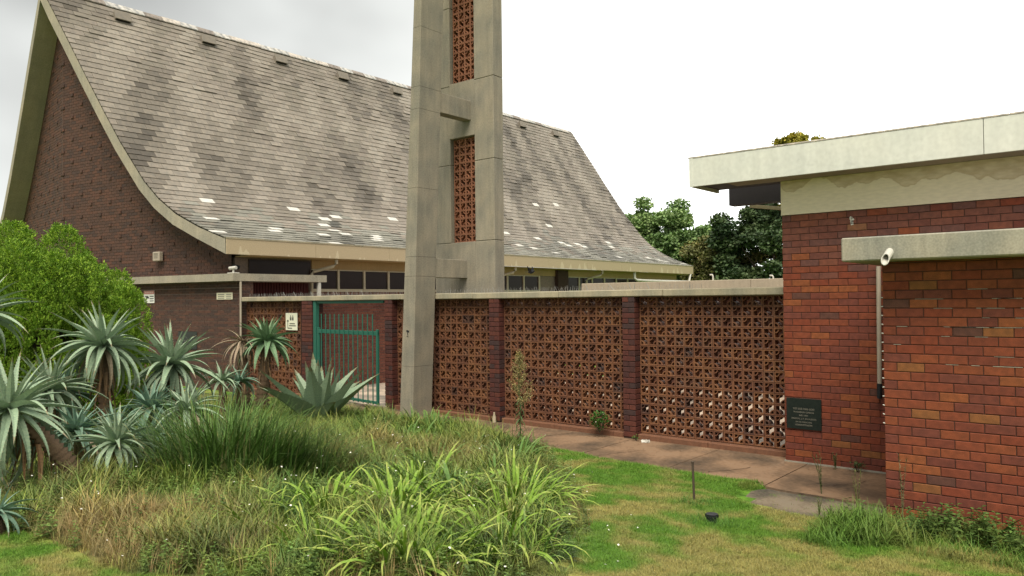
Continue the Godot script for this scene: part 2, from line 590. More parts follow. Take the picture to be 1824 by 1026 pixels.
func build_church(cam: Transform3D) -> void:
	var ch := thing("church_building", "brick church with a tall swept grey slate roof behind the screen wall", "church", Vector3(XR, 0, -22))
	var off := -ch.position
	var at := Transform3D(Basis.IDENTITY, off)
	var eye := cam.origin
	# slope polyline by arc length from the eave
	var pts := []
	var n := 120
	for i in n + 1:
		var dx := (XE - XR) * (1.0 - float(i) / n)
		pts.append(Vector2(dx, roof_y(dx)))
	var arc := [0.0]
	for i in n:
		arc.append(arc[i] + pts[i].distance_to(pts[i + 1]))
	var total: float = arc[n]
	var on_slope := func(s: float) -> Vector2:
		s = clampf(s, 0, total)
		var i := 0
		while i < n - 1 and arc[i + 1] < s:
			i += 1
		return pts[i].lerp(pts[i + 1], (s - arc[i]) / (arc[i + 1] - arc[i]))
	# roof deck, thick slab with a soffit; ends are the barge boards
	var deck := Geo.new()
	var under := Geo.new()
	var ends := Geo.new()
	var ends_back := Geo.new()
	for side in [1.0, -1.0]:
		var outer := []
		var inner := []
		for i in PROFILE.size():
			var a := Vector2(PROFILE[i][0], PROFILE[i][1])
			var d := (Vector2(PROFILE[mini(i + 1, PROFILE.size() - 1)][0], PROFILE[mini(i + 1, PROFILE.size() - 1)][1]) - Vector2(PROFILE[maxi(i - 1, 0)][0], PROFILE[maxi(i - 1, 0)][1])).normalized()
			var nn := Vector2(d.y, -d.x)
			var lower := a + nn * 0.32
			if i == 0:
				lower = Vector2(0, a.y - 0.46)
			if i == PROFILE.size() - 1:
				lower = Vector2(a.x, a.y - 0.40)
			outer.append(a + nn * 0.03)
			inner.append(Vector2(maxf(lower.x, 0.0), lower.y))
		for i in outer.size() - 1:
			var o0: Vector2 = outer[i]
			var o1: Vector2 = outer[i + 1]
			var i0: Vector2 = inner[i]
			var i1: Vector2 = inner[i + 1]
			var V := func(p: Vector2, back: bool) -> Vector3:
				return Vector3(XR + side * p.x, p.y, back_z(p.x) if back else front_z(p.x, side))
			var a: Array = [V.call(o0, false), V.call(o1, false), V.call(o1, true), V.call(o0, true), V.call(i0, false), V.call(i1, false), V.call(i1, true), V.call(i0, true)]
			if side > 0:
				deck.q(a[0], a[1], a[2], a[3]); under.q(a[7], a[6], a[5], a[4])
				ends.q(a[4], a[5], a[1], a[0]); ends_back.q(a[6], a[7], a[3], a[2])
			else:
				deck.q(a[3], a[2], a[1], a[0]); under.q(a[4], a[5], a[6], a[7])
				ends.q(a[5], a[4], a[0], a[1]); ends_back.q(a[7], a[6], a[2], a[3])
	mats.deck = stdmat("deck", lin(0.05, 0.045, 0.04), 0.9, "grain", 1.0)
	var roof := part("roof", deck.mesh(mats.deck), ch, at)
	part("soffit", under.mesh(mats.barge), ch, at)
	part("barge_board", ends.mesh(mats.barge), ch, at)
	part("barge_board", ends_back.mesh(mats.barge), ch, at)
	# slates
	var gauge := 0.236
	var wide := 0.40
	var rows := int(total / gauge)
	var list := []
	for r in rows + 1:
		var s0 := r * gauge
		if s0 > total - 0.05:
			break
		var p0: Vector2 = on_slope.call(s0)
		var p1: Vector2 = on_slope.call(minf(s0 + gauge * 1.25, total))
		var zf: float = front_z(p0.x, 1.0) + 0.02
		var zb: float = back_z(p0.x) - 0.02
		var z := zf - (wide * 0.5 if r % 2 else 0.0)
		var first := true
		var tang3 := Vector3(p1.x - p0.x, p1.y - p0.y, 0).normalized()
		var nrm := Vector3(-tang3.y, tang3.x, 0)
		if nrm.y < 0:
			nrm = -nrm
		var start := zf
		while start > zb + 0.03:
			var e := maxf(z if (first and r % 2) else start - wide, zb)
			first = false
			if start - e < 0.03:
				start = e
				continue
			var zc := (start + e) / 2
			list.append([r, s0, p0, p1, tang3, nrm, start, e, zc])
			start = e
	# white replacement slates: nearest cell to each measured spot
	var white := {}
	for w in WHITE_SLATES:
		var best := -1
		var bd := 1e9
		for i in list.size():
			var L: Array = list[i]
			var mid: Vector2 = (L[2] + L[3]) * 0.5
			var d: float = absf(mid.x - w[0]) + absf(L[8] - w[1]) * 0.5
			if d < bd:
				bd = d
				best = i
		white[best] = true
	var scores := []
	for i in list.size():
		var L: Array = list[i]
		var c := Vector3(XR + (L[2].x + L[3].x) / 2, (L[2].y + L[3].y) / 2, L[8])
		var to: Vector3 = eye - c
		var sc: float = (L[6] - L[7]) * maxf(L[5].dot(to.normalized()), 0.0) / to.length_squared()
		if not in_frame(c, cam):
			sc = 0.0
		scores.append([sc, i])
	scores.sort_custom(func(a, b): return a[0] > b[0])
	var single := {}
	for k in 296:
		single[scores[k][1]] = true
	var rest := Geo.new()
	var meshes := {}
	for i in list.size():
		var L: Array = list[i]
		var w: float = L[6] - L[7] - 0.006
		var s: float = L[1]
		var jitter := rng.randf_range(-1, 1)
		var tone := 8 if white.has(i) else slate_tone(s, L[8], jitter)
		var low := s < low_edge(L[8])
		var c := slate_color(tone, low)
		var tilt := rng.randf_range(-0.012, 0.012)
		var lift := 0.016 + rng.randf() * 0.014 + (0.014 if rng.randf() < 0.08 else 0.0)
		var slen := gauge * 1.25
		# local axes: x along the ridge (-z), y up the slope, z out of the roof
		var up: Vector3 = -L[4] if L[4].y < 0 else L[4]
		var ax := Vector3(0, 0, -1).rotated(L[5], tilt)
		var ay := up.rotated(L[5], tilt)
		var base := Vector3(XR + L[2].x, L[2].y, L[8])
		var drop := rng.randf_range(0.0, 0.020)
		var B := Basis(ax, ay, ax.cross(ay))
		var zn := B.z
		if zn.dot(L[5]) < 0:
			zn = -zn
		var xf := Transform3D(B, base - ay * drop)
		if single.has(i):
			var key := roundi(w * 50)
			if not meshes.has(key):
				var sg := Geo.new()
				slate(sg, Transform3D.IDENTITY, w, slen, 0.023)
				meshes[key] = sg.mesh()
			var mat_key := "slate%d%s" % [tone, "low" if low else ""]
			if not mats.has(mat_key):
				stdmat(mat_key, c.linear_to_srgb(), 0.75, "grain", 0.9, 0.10)
			part("slate", meshes[key], roof, xf, mats[mat_key])
		else:
			rest.col = c
			slate(rest, xf, w, slen, lift)
	stuff_part("slates", rest.mesh(mats.slate_tint), roof)
	# ridge capping, flaking white, in short lengths
	var zr0 := front_z(0, 1)
	var zr1 := back_z(0)
	mats.ridge = stdmat("ridge", lin(0.55, 0.53, 0.50), 0.8, "damp", 1.1)
	var rz := zr0 + 0.02
	var cap := Geo.new()
	var cl := 0.62
	for k in 2:
		var sx := 1.0 if k == 0 else -1.0
		var a := Vector3(0, 0.06, 0)
		var b := Vector3(sx * 0.15, -0.11, 0)
		var hz := Vector3(0, 0, cl / 2 - 0.004)
		if k == 0:
			cap.q(a + hz, b + hz, b - hz, a - hz)
		else:
			cap.q(a - hz, b - hz, b + hz, a + hz)
		cap.q(a + hz, a + hz - Vector3(0, 0.05, 0), b + hz - Vector3(0, 0.03, 0), b + hz)
		cap.q(b + hz, b + hz - Vector3(0, 0.03, 0), b - hz - Vector3(0, 0.03, 0), b - hz)
	mats.ridge_grey = stdmat("ridge_grey", lin(0.30, 0.26, 0.23), 0.85, "damp", 1.3)
	var capm := cap.mesh(mats.ridge)
	while rz - cl > zr1:
		var xf := Transform3D(Basis(Vector3(0, 0, 1), rng.randf_range(-0.02, 0.02)), Vector3(XR, 11.86 + rng.randf_range(-0.008, 0.012), rz - cl / 2) + off)
		part("ridge_cap", capm, ch, xf, [mats.ridge, mats.ridge, mats.ridge_grey, mats.rust_white][rng.randi_range(0, 3)])
		rz -= cl
	# roof vents
	var vz := -10.86
	while vz > -37:
		var y := roof_y(0.42)
		var sl := Vector3(0.7, -0.92, 0).normalized()
		var nn := Vector3(0.92, 0.7, 0).normalized()
		var basis := Basis(Vector3(0, 0, -1), -sl, nn)
		var vent := Geo.new()
		vent.xbox(Transform3D(Basis.IDENTITY.rotated(Vector3(1, 0, 0), 0.22), Vector3(0, 0, 0.15)), Vector3(0.52, 0.34, 0.035), 0.006)
		vent.xbox(Transform3D(Basis.IDENTITY, Vector3(-0.23, 0.0, 0.07)), Vector3(0.03, 0.26, 0.14), 0.0)
		vent.xbox(Transform3D(Basis.IDENTITY, Vector3(0.23, 0.0, 0.07)), Vector3(0.03, 0.26, 0.14), 0.0)
		var vp := part("roof_vent", vent.mesh(mats.slate4 if mats.has("slate4") else mats.deck), ch, Transform3D(basis, Vector3(XR + 0.42, y, vz) + off))
		var hole := Geo.new()
		hole.xbox(Transform3D(Basis.IDENTITY, Vector3(0, -0.05, 0.065)), Vector3(0.42, 0.16, 0.11), 0.0)
		part("opening", hole.mesh(mats.dark_paint), vp)
		vz -= 2.91
	# eave fascia in panels with joints
	var z0 := ZF - 0.005
	var fz := z0
	var panel := 0
	while fz > ZB + 0.1:
		var len_ := minf(2.62, fz - ZB)
		var f := Geo.new()
		f.box(Vector3(XE + 0.004, 3.37, fz - len_ + 0.006), Vector3(XE + 0.044, 3.76, fz - 0.002))
		var p := part("fascia_panel", f.mesh(fascia_mat(panel)), ch, at)
		p.set_meta("label", "beige eave fascia board with peeling paint")
		fz -= len_
		panel += 1
	var gt := Geo.new()
	gt.box(Vector3(XE - 0.10, 3.752, ZB), Vector3(XE + 0.055, 3.785, ZF))
	part("eave_trim", gt.mesh(mats.coping), ch, at)
	var so := Geo.new()
	so.box(Vector3(-18.1, 3.345, ZB + 0.1), Vector3(XE + 0.0, 3.366, ZF - 0.62))
	part("eave_soffit", so.mesh(mats.ochre), ch, at)
	# side wall: bricks below a band of clerestory windows
	var XW := -18.1
	var back := Geo.new()
	back.box(Vector3(XW - 0.3, -0.45, -34.6), Vector3(XW - 0.012, 3.34, -10.62))
	part("wall_core", back.mesh(mats.mortar_pale), ch, at)
	var side_bricks := Geo.new()
	for r in brick_rects(24.0, 2.88, 0.085, 0.24, 0.014):
		side_bricks.col = pick_tone(COURT_TONES)
		brick_face(side_bricks, Vector3(XW, -0.43, -10.62), Vector3(0, 0, -1), Vector3(1, 0, 0), r, 0.012)
	stuff_part("side_bricks", side_bricks.mesh(mats.brick_tint), ch).transform = at
	# windows
	var sill := Geo.new()
	sill.box(Vector3(XW + 0.001, 2.455, -34.5), Vector3(XW + 0.05, 2.50, -12.95))
	part("window_sill", sill.mesh(mats.cream_frame), ch, at)
	var head := Geo.new()
	head.box(Vector3(XW + 0.001, 3.095, -34.5), Vector3(XW + 0.03, 3.343, -12.95))
	part("window_head", head.mesh(mats.ochre), ch, at)
	var wz := -12.95
	while wz > -34.0:
		if wz - 0.95 < -24.3 and wz > -25.1:
			var pil := Geo.new()
			pil.box(Vector3(XW + 0.002, -0.3, -25.12), Vector3(XW + 0.16, 3.34, -24.42))
			part("pilaster", pil.mesh(mats.mortar_dark), ch, at)
			wz = -25.14
			continue
		var w1 := wz - 0.95
		var fr := Geo.new()
		fr.box(Vector3(XW + 0.002, 2.502, w1 + 0.008), Vector3(XW + 0.06, 3.093, w1 + 0.075))
		fr.box(Vector3(XW + 0.002, 2.502, w1 + 0.077), Vector3(XW + 0.045, 2.535, wz))
		fr.box(Vector3(XW + 0.002, 3.062, w1 + 0.077), Vector3(XW + 0.045, 3.093, wz))
		var win := part("window", fr.mesh(mats.cream_frame), ch, at)
		var pane := Geo.new()
		pane.box(Vector3(XW + 0.003, 2.536, w1 + 0.078), Vector3(XW + 0.016, 3.061, wz - 0.001))
		part("pane", pane.mesh(mats.dark_glass), win)
		wz = w1
	# dark glazing and red slatted shutter beside the vestibule
	var dg := Geo.new()
	dg.box(Vector3(XW + 0.002, 2.90, -12.9), Vector3(XW + 0.03, 3.30, -11.0))
	part("dark_glazing", dg.mesh(mats.dark_glass), ch, at)
	var shut := Geo.new()
	shut.box(Vector3(XW + 0.002, -0.3, -12.85), Vector3(XW + 0.012, 2.70, -10.95))
	var sz := -10.98
	while sz > -12.8:
		shut.box(Vector3(XW + 0.013, -0.3, sz - 0.05), Vector3(XW + 0.035, 2.70, sz))
		sz -= 0.085
	part("red_shutter", shut.mesh(mats.dark_red), ch, at)
	# gable wall, folded in the middle like a prow, with projecting headers
	for side in [1.0, -1.0]:
		var kk: float = KP if side > 0 else KL
		var width := XE - XR
		var u := Vector3(side, 0, -kk).normalized()
		var nn := Vector3(kk * side, 0, 1).normalized()
		var ridge := Vector3(XR, 0, front_z(0, side) - 0.62)
		var ulen := sqrt(1 + kk * kk)
		var bk := Geo.new()
		for i in PROFILE.size() - 1:
			var a: float = PROFILE[i][0]
			var b: float = minf(PROFILE[i + 1][0], width - 0.63)
			if b <= a:
				continue
			var pa := ridge + u * a * ulen - nn * 0.012
			var pb := ridge + u * b * ulen - nn * 0.012
			var q0 := Vector3(pa.x, -0.4, pa.z)
			var q1 := Vector3(pb.x, -0.4, pb.z)
			var q2 := Vector3(pb.x, roof_y(b) - 0.15, pb.z)
			var q3 := Vector3(pa.x, roof_y(a) - 0.15, pa.z)
			var bb := -nn * 0.28
			if side > 0:
				bk.q(q0, q1, q2, q3); bk.q(q1 + bb, q0 + bb, q3 + bb, q2 + bb)
			else:
				bk.q(q1, q0, q3, q2); bk.q(q0 + bb, q1 + bb, q2 + bb, q3 + bb)
		part("gable_core", bk.mesh(mats.mortar_gable), ch, at)
		var gb := Geo.new()
		var hd := Geo.new()
		var hw := (width - 0.63) * ulen
		for r in brick_rects(hw, 12.0, 0.085, 0.24, 0.010):
			var mid: float = (r[0] + r[2]) / 2
			if r[3] > roof_y(mid / ulen) - 0.16 or r[1] < 1.2:
				continue
			gb.col = pick_tone(CHURCH_TONES)
			var rr: Array = r
			if side < 0:
				brick_face(gb, ridge, u, nn, [r[2], r[1], r[0], r[3]], 0.012)
			else:
				brick_face(gb, ridge, u, nn, rr, 0.012)
			# lattice of projecting headers
			if int(r[4]) % 4 == 0:
				var col := int(r[0] / 0.24 + 0.1)
				if col % 4 == (0 if (int(r[4]) / 4) % 2 == 0 else 2) and r[2] - r[0] > 0.2 and r[3] < roof_y((mid + 0.2) / ulen) - 0.4:
					hd.col = pick_tone(CHURCH_TONES)
					var hr := [r[0], r[1], r[0] + 0.105, r[3]]
					if side < 0:
						hr = [r[0] + 0.105, r[1], r[0], r[3]]
					brick_face(hd, ridge + nn * 0.028, u, nn, hr, 0.028)
		stuff_part("gable_bricks", gb.mesh(mats.brick_tint), ch).transform = at
		stuff_part("projecting_headers", hd.mesh(mats.brick_tint), ch).transform = at
	var jt := Geo.new()
	jt.box(Vector3(XR - 0.012, 2.9, front_z(0, 1) - 0.63), Vector3(XR + 0.012, 10.9, front_z(0, 1) - 0.612))
	part("movement_joint", jt.mesh(mats.mortar_gable), ch, at)
	# the low vestibule in front of the gable with its flat concrete canopy
	var pu := Vector3(-1, 0, KP).normalized()
	var pn := Vector3(KP, 0, 1).normalized()
	var c0 := Vector3(-17.25, -0.1, -10.28)
	var lw := Geo.new()
	var core := Geo.new()
	var w0 := c0 - pn * 0.012
	core.q(w0 + pu * 9.0, w0, w0 + Vector3(0, 2.9, 0), w0 + pu * 9.0 + Vector3(0, 2.9, 0))
	core.q(Vector3(-17.262, -0.45, -10.292), Vector3(-17.262, -0.45, -10.61), Vector3(-17.262, 2.7, -10.61), Vector3(-17.262, 2.7, -10.292))
	part("vestibule_core", core.mesh(mats.mortar_pale), ch, at)
	for r in brick_rects(9.0, 2.79, 0.0695, 0.25, 0.010):
		lw.col = pick_tone(CHURCH_TONES)
		var rr: Array = [r[2], r[1] + (0.004 if int(r[4]) % 2 == 0 else -0.003), r[0], r[3] - (0.003 if int(r[4]) % 2 else -0.003)]
		brick_face(lw, c0, pu, pn, rr, 0.012)
	for r in brick_rects(0.34, 2.79, 0.0695, 0.25, 0.010):
		lw.col = pick_tone(CHURCH_TONES)
		brick_face(lw, c0, Vector3(0, 0, -1), Vector3(1, 0, 0), r, 0.012)
	stuff_part("vestibule_bricks", lw.mesh(mats.brick_tint), ch).transform = at
	var can := Geo.new()
	var f0 := Vector3(-17.19, 2.70, -10.03)
	var f1 := f0 + pu * 5.6
	var b0 := Vector3(-17.19, 2.70, -12.8)
	var b1 := Vector3(f1.x, 2.70, -12.8)
	var hh := Vector3(0, 0.185, 0)
	can.q(f1, f0, f0 + hh, f1 + hh); can.q(f0, b0, b0 + hh, f0 + hh)
	can.q(f1 + hh, f0 + hh, b0 + hh, b1 + hh); can.q(b1, b0, f0, f1); can.q(b0, b1, b1 + hh, b0 + hh)
	part("canopy", can.mesh(mats.barge), ch, at)
	var post := Geo.new()
	post.box(Vector3(-17.28, -0.4, -12.62), Vector3(-17.20, 2.699, -12.54))
	part("canopy_post", post.mesh(mats.white_plastic), ch, at)
	# rain pipes
	var rp := Geo.new()
	rp.tube([Vector3(-17.2, 2.69, -10.24), Vector3(-17.2, 0.3, -10.24)], [0.028, 0.028], 8)
	part("downpipe", rp.mesh(mats.beige_plastic), ch, at)
	for zz in [-13.4, -21.3, -27.0]:
		var gp := Geo.new()
		gp.tube([Vector3(XE - 0.08, 3.37, zz), Vector3(XE - 0.08, 3.24, zz), Vector3(XE - 0.12, 3.16, zz + 0.06), Vector3(XW + 0.12, 3.02, zz + 0.45), Vector3(XW + 0.09, 2.95, zz + 0.5), Vector3(XW + 0.09, 1.0, zz + 0.5)], [0.05, 0.05, 0.05, 0.045, 0.045, 0.045], 8)
		part("gutter_pipe", gp.mesh(mats.cream_frame), ch, at)

func slate(g: Geo, xf: Transform3D, w: float, l: float, lift: float) -> void:
	# tail edge at y = 0 raised by lift, head tucked under the next course
	var x := w / 2
	var a := xf * Vector3(-x, 0, lift)
	var b := xf * Vector3(x, 0.004, lift)
	var c := xf * Vector3(x, l, 0.001)
	var d := xf * Vector3(-x, l, 0.001)
	var z := xf.basis.z * 0.018
	g.q(a, b, c, d)
	g.q(a - z, b - z, b, a)
	g.q(b - z, c - z, c, b)
	g.q(d - z, a - z, a, d)

func fascia_mat(i: int) -> StandardMaterial3D:
	# beige paint with paler, flaked scallops showing along the lower edge (printed on the board)
	var key := "fascia%d" % (i % 3)
	if mats.has(key):
		return mats[key]
	var w := 256
	var h := 64
	var im := Image.create(w, h, false, Image.FORMAT_RGB8)
	var f := noise(200 + i, 0.022, 3)
	var f2 := noise(300 + i, 0.25, 3)
	for x in w:
		var reach := clampf(f.get_noise_1d(x) * 1.5 + (0.02 if i > 1 else -0.22), 0.0, 0.95)
		for y in h:
			var v := y / float(h)
			var k := 0.94 + 0.08 * f2.get_noise_2d(x, y)
			var c := Color(0.735, 0.665, 0.545) if v < 1.0 - reach else Color(0.80, 0.745, 0.625)
			im.set_pixel(x, y, c * k)
	var m := StandardMaterial3D.new()
	m.albedo_texture = ImageTexture.create_from_image(im)
	m.roughness = 0.8
	mats[key] = m
	return m

# ------------------------------------------------------------------ breeze blocks
func block_mesh(s: float, flip: bool) -> ArrayMesh:
	# square clay block: a frame with a quarter ring in two opposite corners
	var g := Geo.new()
	var h := s / 2 - 0.003
	var t := 0.0135
	var d := 0.14
	var i := h - t
	var O := [Vector2(-h, -h), Vector2(h, -h), Vector2(h, h), Vector2(-h, h)]
	var I := [Vector2(-i, -i), Vector2(i, -i), Vector2(i, i), Vector2(-i, i)]
	for k in 4:
		var m := (k + 1) % 4
		var f := func(p: Vector2, z: float) -> Vector3: return Vector3(p.x, p.y, z)
		g.q(f.call(O[k], 0), f.call(O[m], 0), f.call(I[m], 0), f.call(I[k], 0))
		g.q(f.call(O[m], -d), f.call(O[k], -d), f.call(I[k], -d), f.call(I[m], -d))
		g.q(f.call(I[m], -d), f.call(I[k], -d), f.call(I[k], 0), f.call(I[m], 0))
		g.q(f.call(O[k], -d), f.call(O[m], -d), f.call(O[m], 0), f.call(O[k], 0))
	var r0 := i * 0.98
	var r1 := r0 - 0.0135
	for c in 2:
		var sx := -1.0 if c == 0 else 1.0
		var sy := 1.0 if c == 0 else -1.0
		if flip:
			sy = -sy
		var ctr := Vector2(sx * i, sy * i)
		var steps := 5
		for k in steps:
			var w0 := PI / 2 * k / steps
			var w1 := PI / 2 * (k + 1) / steps
			var P := func(r: float, w: float, z: float) -> Vector3:
				return Vector3(ctr.x - sx * r * cos(w), ctr.y - sy * r * sin(w), z)
			var a: Vector3 = P.call(r0, w0, -0.006)
			var b: Vector3 = P.call(r0, w1, -0.006)
			var e: Vector3 = P.call(r1, w1, -0.006)
			var o: Vector3 = P.call(r1, w0, -0.006)
			var z := Vector3(0, 0, -0.126)
			if sx * sy > 0:
				g.q(a, b, e, o)
				g.q(b, a, a + z, b + z); g.q(o, e, e + z, o + z); g.q(b + z, a + z, o + z, e + z)
			else:
				g.q(b, a, o, e)
				g.q(a, b, b + z, a + z); g.q(e, o, o + z, e + z); g.q(a + z, b + z, e + z, o + z)
	return g.mesh()

const BLOCK_TONES := [[0.255, 0.112, 0.058, 5], [0.225, 0.098, 0.053, 5], [0.290, 0.132, 0.064, 3], [0.190, 0.084, 0.050, 4], [0.135, 0.070, 0.050, 1], [0.245, 0.120, 0.070, 2]]
const TOWER_TONES := [[0.38, 0.165, 0.095, 5], [0.34, 0.150, 0.088, 4], [0.42, 0.190, 0.110, 2]]

const ZBL := -10.40
func build_screen_wall() -> void:
	var w := thing("screen_wall", "long brown clay breeze-block screen wall with brick piers and concrete coping", "wall", Vector3(-8, 0, ZBL))
	var off := -w.position
	var at := Transform3D(Basis.IDENTITY, off)
	var bs := 0.150
	var base := 0.088
	var ma := block_mesh(bs, false)
	# bays of blocks: left edge, columns
	var bays := [[-17.20, 15], [-11.66, 17], [-8.84, 17], [-6.085, 15]]
	var xa := []
	var ca := []
	var many := 0
	for bi in bays.size():
		var b: Array = bays[bi]
		for col in int(b[1]):
			for row in 14:
				var x: float = b[0] + (col + 0.5) * bs
				var y := base + (row + 0.5) * bs
				var flip := (col + row) % 2 == 1
				var xf := Transform3D(Basis(Vector3(0, 0, 1), rng.randf_range(-0.008, 0.008) + (PI / 2 if flip else 0.0)), Vector3(x, y, ZBL + rng.randf_range(-0.003, 0.003)) + off)
				var tone := pick_tone(BLOCK_TONES)
				if bi == 3 or (bi == 2 and col >= 11 and many < 300):
					many += 1
					part("breeze_block", ma, w, xf, tone_mat(tone, "block"))
				else:
					xa.append(xf); ca.append(tone)
	ma.surface_set_material(0, mats.block_tint)
	scatter("far_blocks", "", ma, xa, ca, w)
	# mortar behind the joints: thin ribs between blocks, recessed from both faces
	var rib := Geo.new()
	for b in bays:
		var x0: float = b[0]
		var x1: float = b[0] + b[1] * bs
		for row in 15:
			var y := base + row * bs
			rib.box(Vector3(x0, y - 0.003, ZBL - 0.13), Vector3(x1, y + 0.003, ZBL - 0.008))
		for col in int(b[1]) + 1:
			var x: float = x0 + col * bs
			rib.box(Vector3(x - 0.0028, base, ZBL - 0.129), Vector3(x + 0.0028, base + 14 * bs, ZBL - 0.009))
	part("block_mortar", rib.mesh(mats.mortar_dark), w, at)
	# brick piers, proud of the blocks
	var piers := [[-14.70, -14.32], [-11.88, -11.66], [-9.07, -8.84], [-6.31, -6.09]]
	var coursed := 0.083
	for p in piers:
		var x0: float = p[0]
		var x1: float = p[1]
		var core := Geo.new()
		core.box(Vector3(x0 + 0.010, -0.35, -10.57), Vector3(x1 - 0.010, 2.188, -10.262))
		var pier := part("pier", core.mesh(mats.mortar_dark), w, at)
		var nrow := 26
		for r in nrow:
			var y0 := r * coursed + 0.004 + 0.03
			var y1 := (r + 1) * coursed - 0.005 + 0.03
			if y1 > 2.188:
				break
			var ww := x1 - x0
			if ww > 0.3:
				var cut := ww * (0.62 if r % 2 else 0.36)
				single_brick(pier, Vector3(x0, 0, -10.25), Vector3(1, 0, 0), Vector3(0, 0, 1), [0.002, y0, cut - 0.004, y1], 0.02, pick_tone(PIER_TONES))
				single_brick(pier, Vector3(x0, 0, -10.25), Vector3(1, 0, 0), Vector3(0, 0, 1), [cut + 0.004, y0, ww - 0.002, y1], 0.02, pick_tone(PIER_TONES))
			elif r % 2:
				single_brick(pier, Vector3(x0, 0, -10.25), Vector3(1, 0, 0), Vector3(0, 0, 1), [0.002, y0, ww / 2 - 0.004, y1], 0.02, pick_tone(PIER_TONES))
				single_brick(pier, Vector3(x0, 0, -10.25), Vector3(1, 0, 0), Vector3(0, 0, 1), [ww / 2 + 0.004, y0, ww - 0.002, y1], 0.02, pick_tone(PIER_TONES))
			else:
				single_brick(pier, Vector3(x0, 0, -10.25), Vector3(1, 0, 0), Vector3(0, 0, 1), [0.002, y0, ww - 0.002, y1], 0.02, pick_tone(PIER_TONES))
			single_brick(pier, Vector3(x1, 0, -10.254), Vector3(0, 0, -1), Vector3(1, 0, 0), [0.0, y0, 0.31, y1], 0.02, pick_tone(PIER_TONES))
	# kerb under the blocks
	var runs := [[-17.2, -14.72], [-11.65, -9.08], [-8.83, -6.32], [-6.08, -3.75]]
	for r in runs:
		var k := Geo.new()
		var x0: float = r[0]
		while x0 < r[1] - 0.05:
			var x1 := minf(x0 + 1.15, r[1])
			k.xbox(Transform3D(Basis.IDENTITY, Vector3((x0 + x1) / 2, -0.03, -10.40)), Vector3(x1 - x0 - 0.006, 0.225 + rng.randf_range(-0.006, 0.004), 0.23), 0.010)
			x0 = x1
		part("kerb", k.mesh(mats.sill_brick), w, at)
	# coping, in lengths; a little uneven
	var cx := -17.18
	while cx < -3.75:
		var c1 := minf(cx + 1.93, -3.74)
		var c := Geo.new()
		c.xbox(Transform3D(Basis(Vector3(0, 0, 1), rng.randf_range(-0.002, 0.002)), Vector3((cx + c1) / 2, 2.242 + rng.randf_range(-0.004, 0.004), -10.42)), Vector3(c1 - cx - 0.006, 0.108, 0.36), 0.012)
		part("coping", c.mesh(mats.coping), w, at)
		cx = c1
	# anti-climb spikes along the coping
	var sp := Geo.new()
	var x := -17.0
	while x < -5.0:
		for k in 2:
			var a := Vector3(x + rng.randf_range(-0.01, 0.01), 2.293, -10.36 - 0.12 * k)
			var b := a + Vector3(rng.randf_range(-0.035, 0.035), rng.randf_range(0.06, 0.10), rng.randf_range(-0.03, 0.03))
			sp.tube([a, b], [0.0022, 0.0012], 3, false)
		if rng.randf() < 0.05:
			var a := Vector3(x, 2.293, -10.36)
			sp.tube([a, a + Vector3(rng.randf_range(-0.10, 0.06), 0.11, 0.02)], [0.006, 0.004], 4, false)
		x += 0.045
	stuff_part("spikes", sp.mesh(mats.dull_metal), w).transform = at

func build_gate() -> void:
	var g := thing("metal_gate", "green painted steel bar gate standing slightly ajar in the screen wall", "gate", Vector3(-14.25, 0, -10.32))
	var p := Geo.new()
	p.xbox(Transform3D(Basis.IDENTITY, Vector3(0, 1.05, 0)), Vector3(0.10, 2.26, 0.10), 0.008)
	part("post", p.mesh(mats.green_paint), g)
	var lt := Geo.new()
	lt.xbox(Transform3D(Basis.IDENTITY, Vector3(1.17, 2.155, 0)), Vector3(2.24, 0.055, 0.06), 0.006)
	part("lintel", lt.mesh(mats.green_paint), g)
	# leaf swings a few degrees towards the lawn
	var leaf := Basis(Vector3.UP, deg_to_rad(-6.5))
	var L := 2.36
	var origin := Vector3(0.09, 0, 0.02)
	for r in [[1.52, 0.085], [0.14, 0.055]]:
		var b := Geo.new()
		b.xbox(Transform3D(Basis.IDENTITY, Vector3(L / 2, r[0], 0)), Vector3(L, r[1], 0.04), 0.005)
		part("rail", b.mesh(mats.green_paint), g, Transform3D(leaf, origin))
	for s in [0.03, L - 0.03]:
		var b := Geo.new()
		b.xbox(Transform3D(Basis.IDENTITY, Vector3(s, 0.85, 0)), Vector3(0.06, 1.50, 0.045), 0.005)
		part("stile", b.mesh(mats.green_paint), g, Transform3D(leaf, origin))
	for i in 12:
		var x := 0.20 + i * (L - 0.36) / 11.0 * 1.0
		var b := Geo.new()
		b.xbox(Transform3D(Basis.IDENTITY, Vector3(x, 1.0, 0.028)), Vector3(0.028, 1.80, 0.014), 0.003)
		part("bar", b.mesh(mats.green_paint), g, Transform3D(leaf, origin))
	var th := Geo.new()
	th.xbox(Transform3D(Basis.IDENTITY, Vector3(1.15, -0.09, -0.05)), Vector3(2.55, 0.30, 0.42), 0.015)
	part("threshold", th.mesh(mats.court), g)

# ------------------------------------------------------------------ the bell tower
func tower_pier(y: float) -> Array:
	# [x right, x left, z front, z back] of the leaning front pier at height y
	var t := y / 7.668
	var xr := lerpf(-10.485, -10.162, t)
	return [xr, xr - lerpf(0.355, 0.20, t), -9.70, lerpf(-10.20, -10.285, t)]

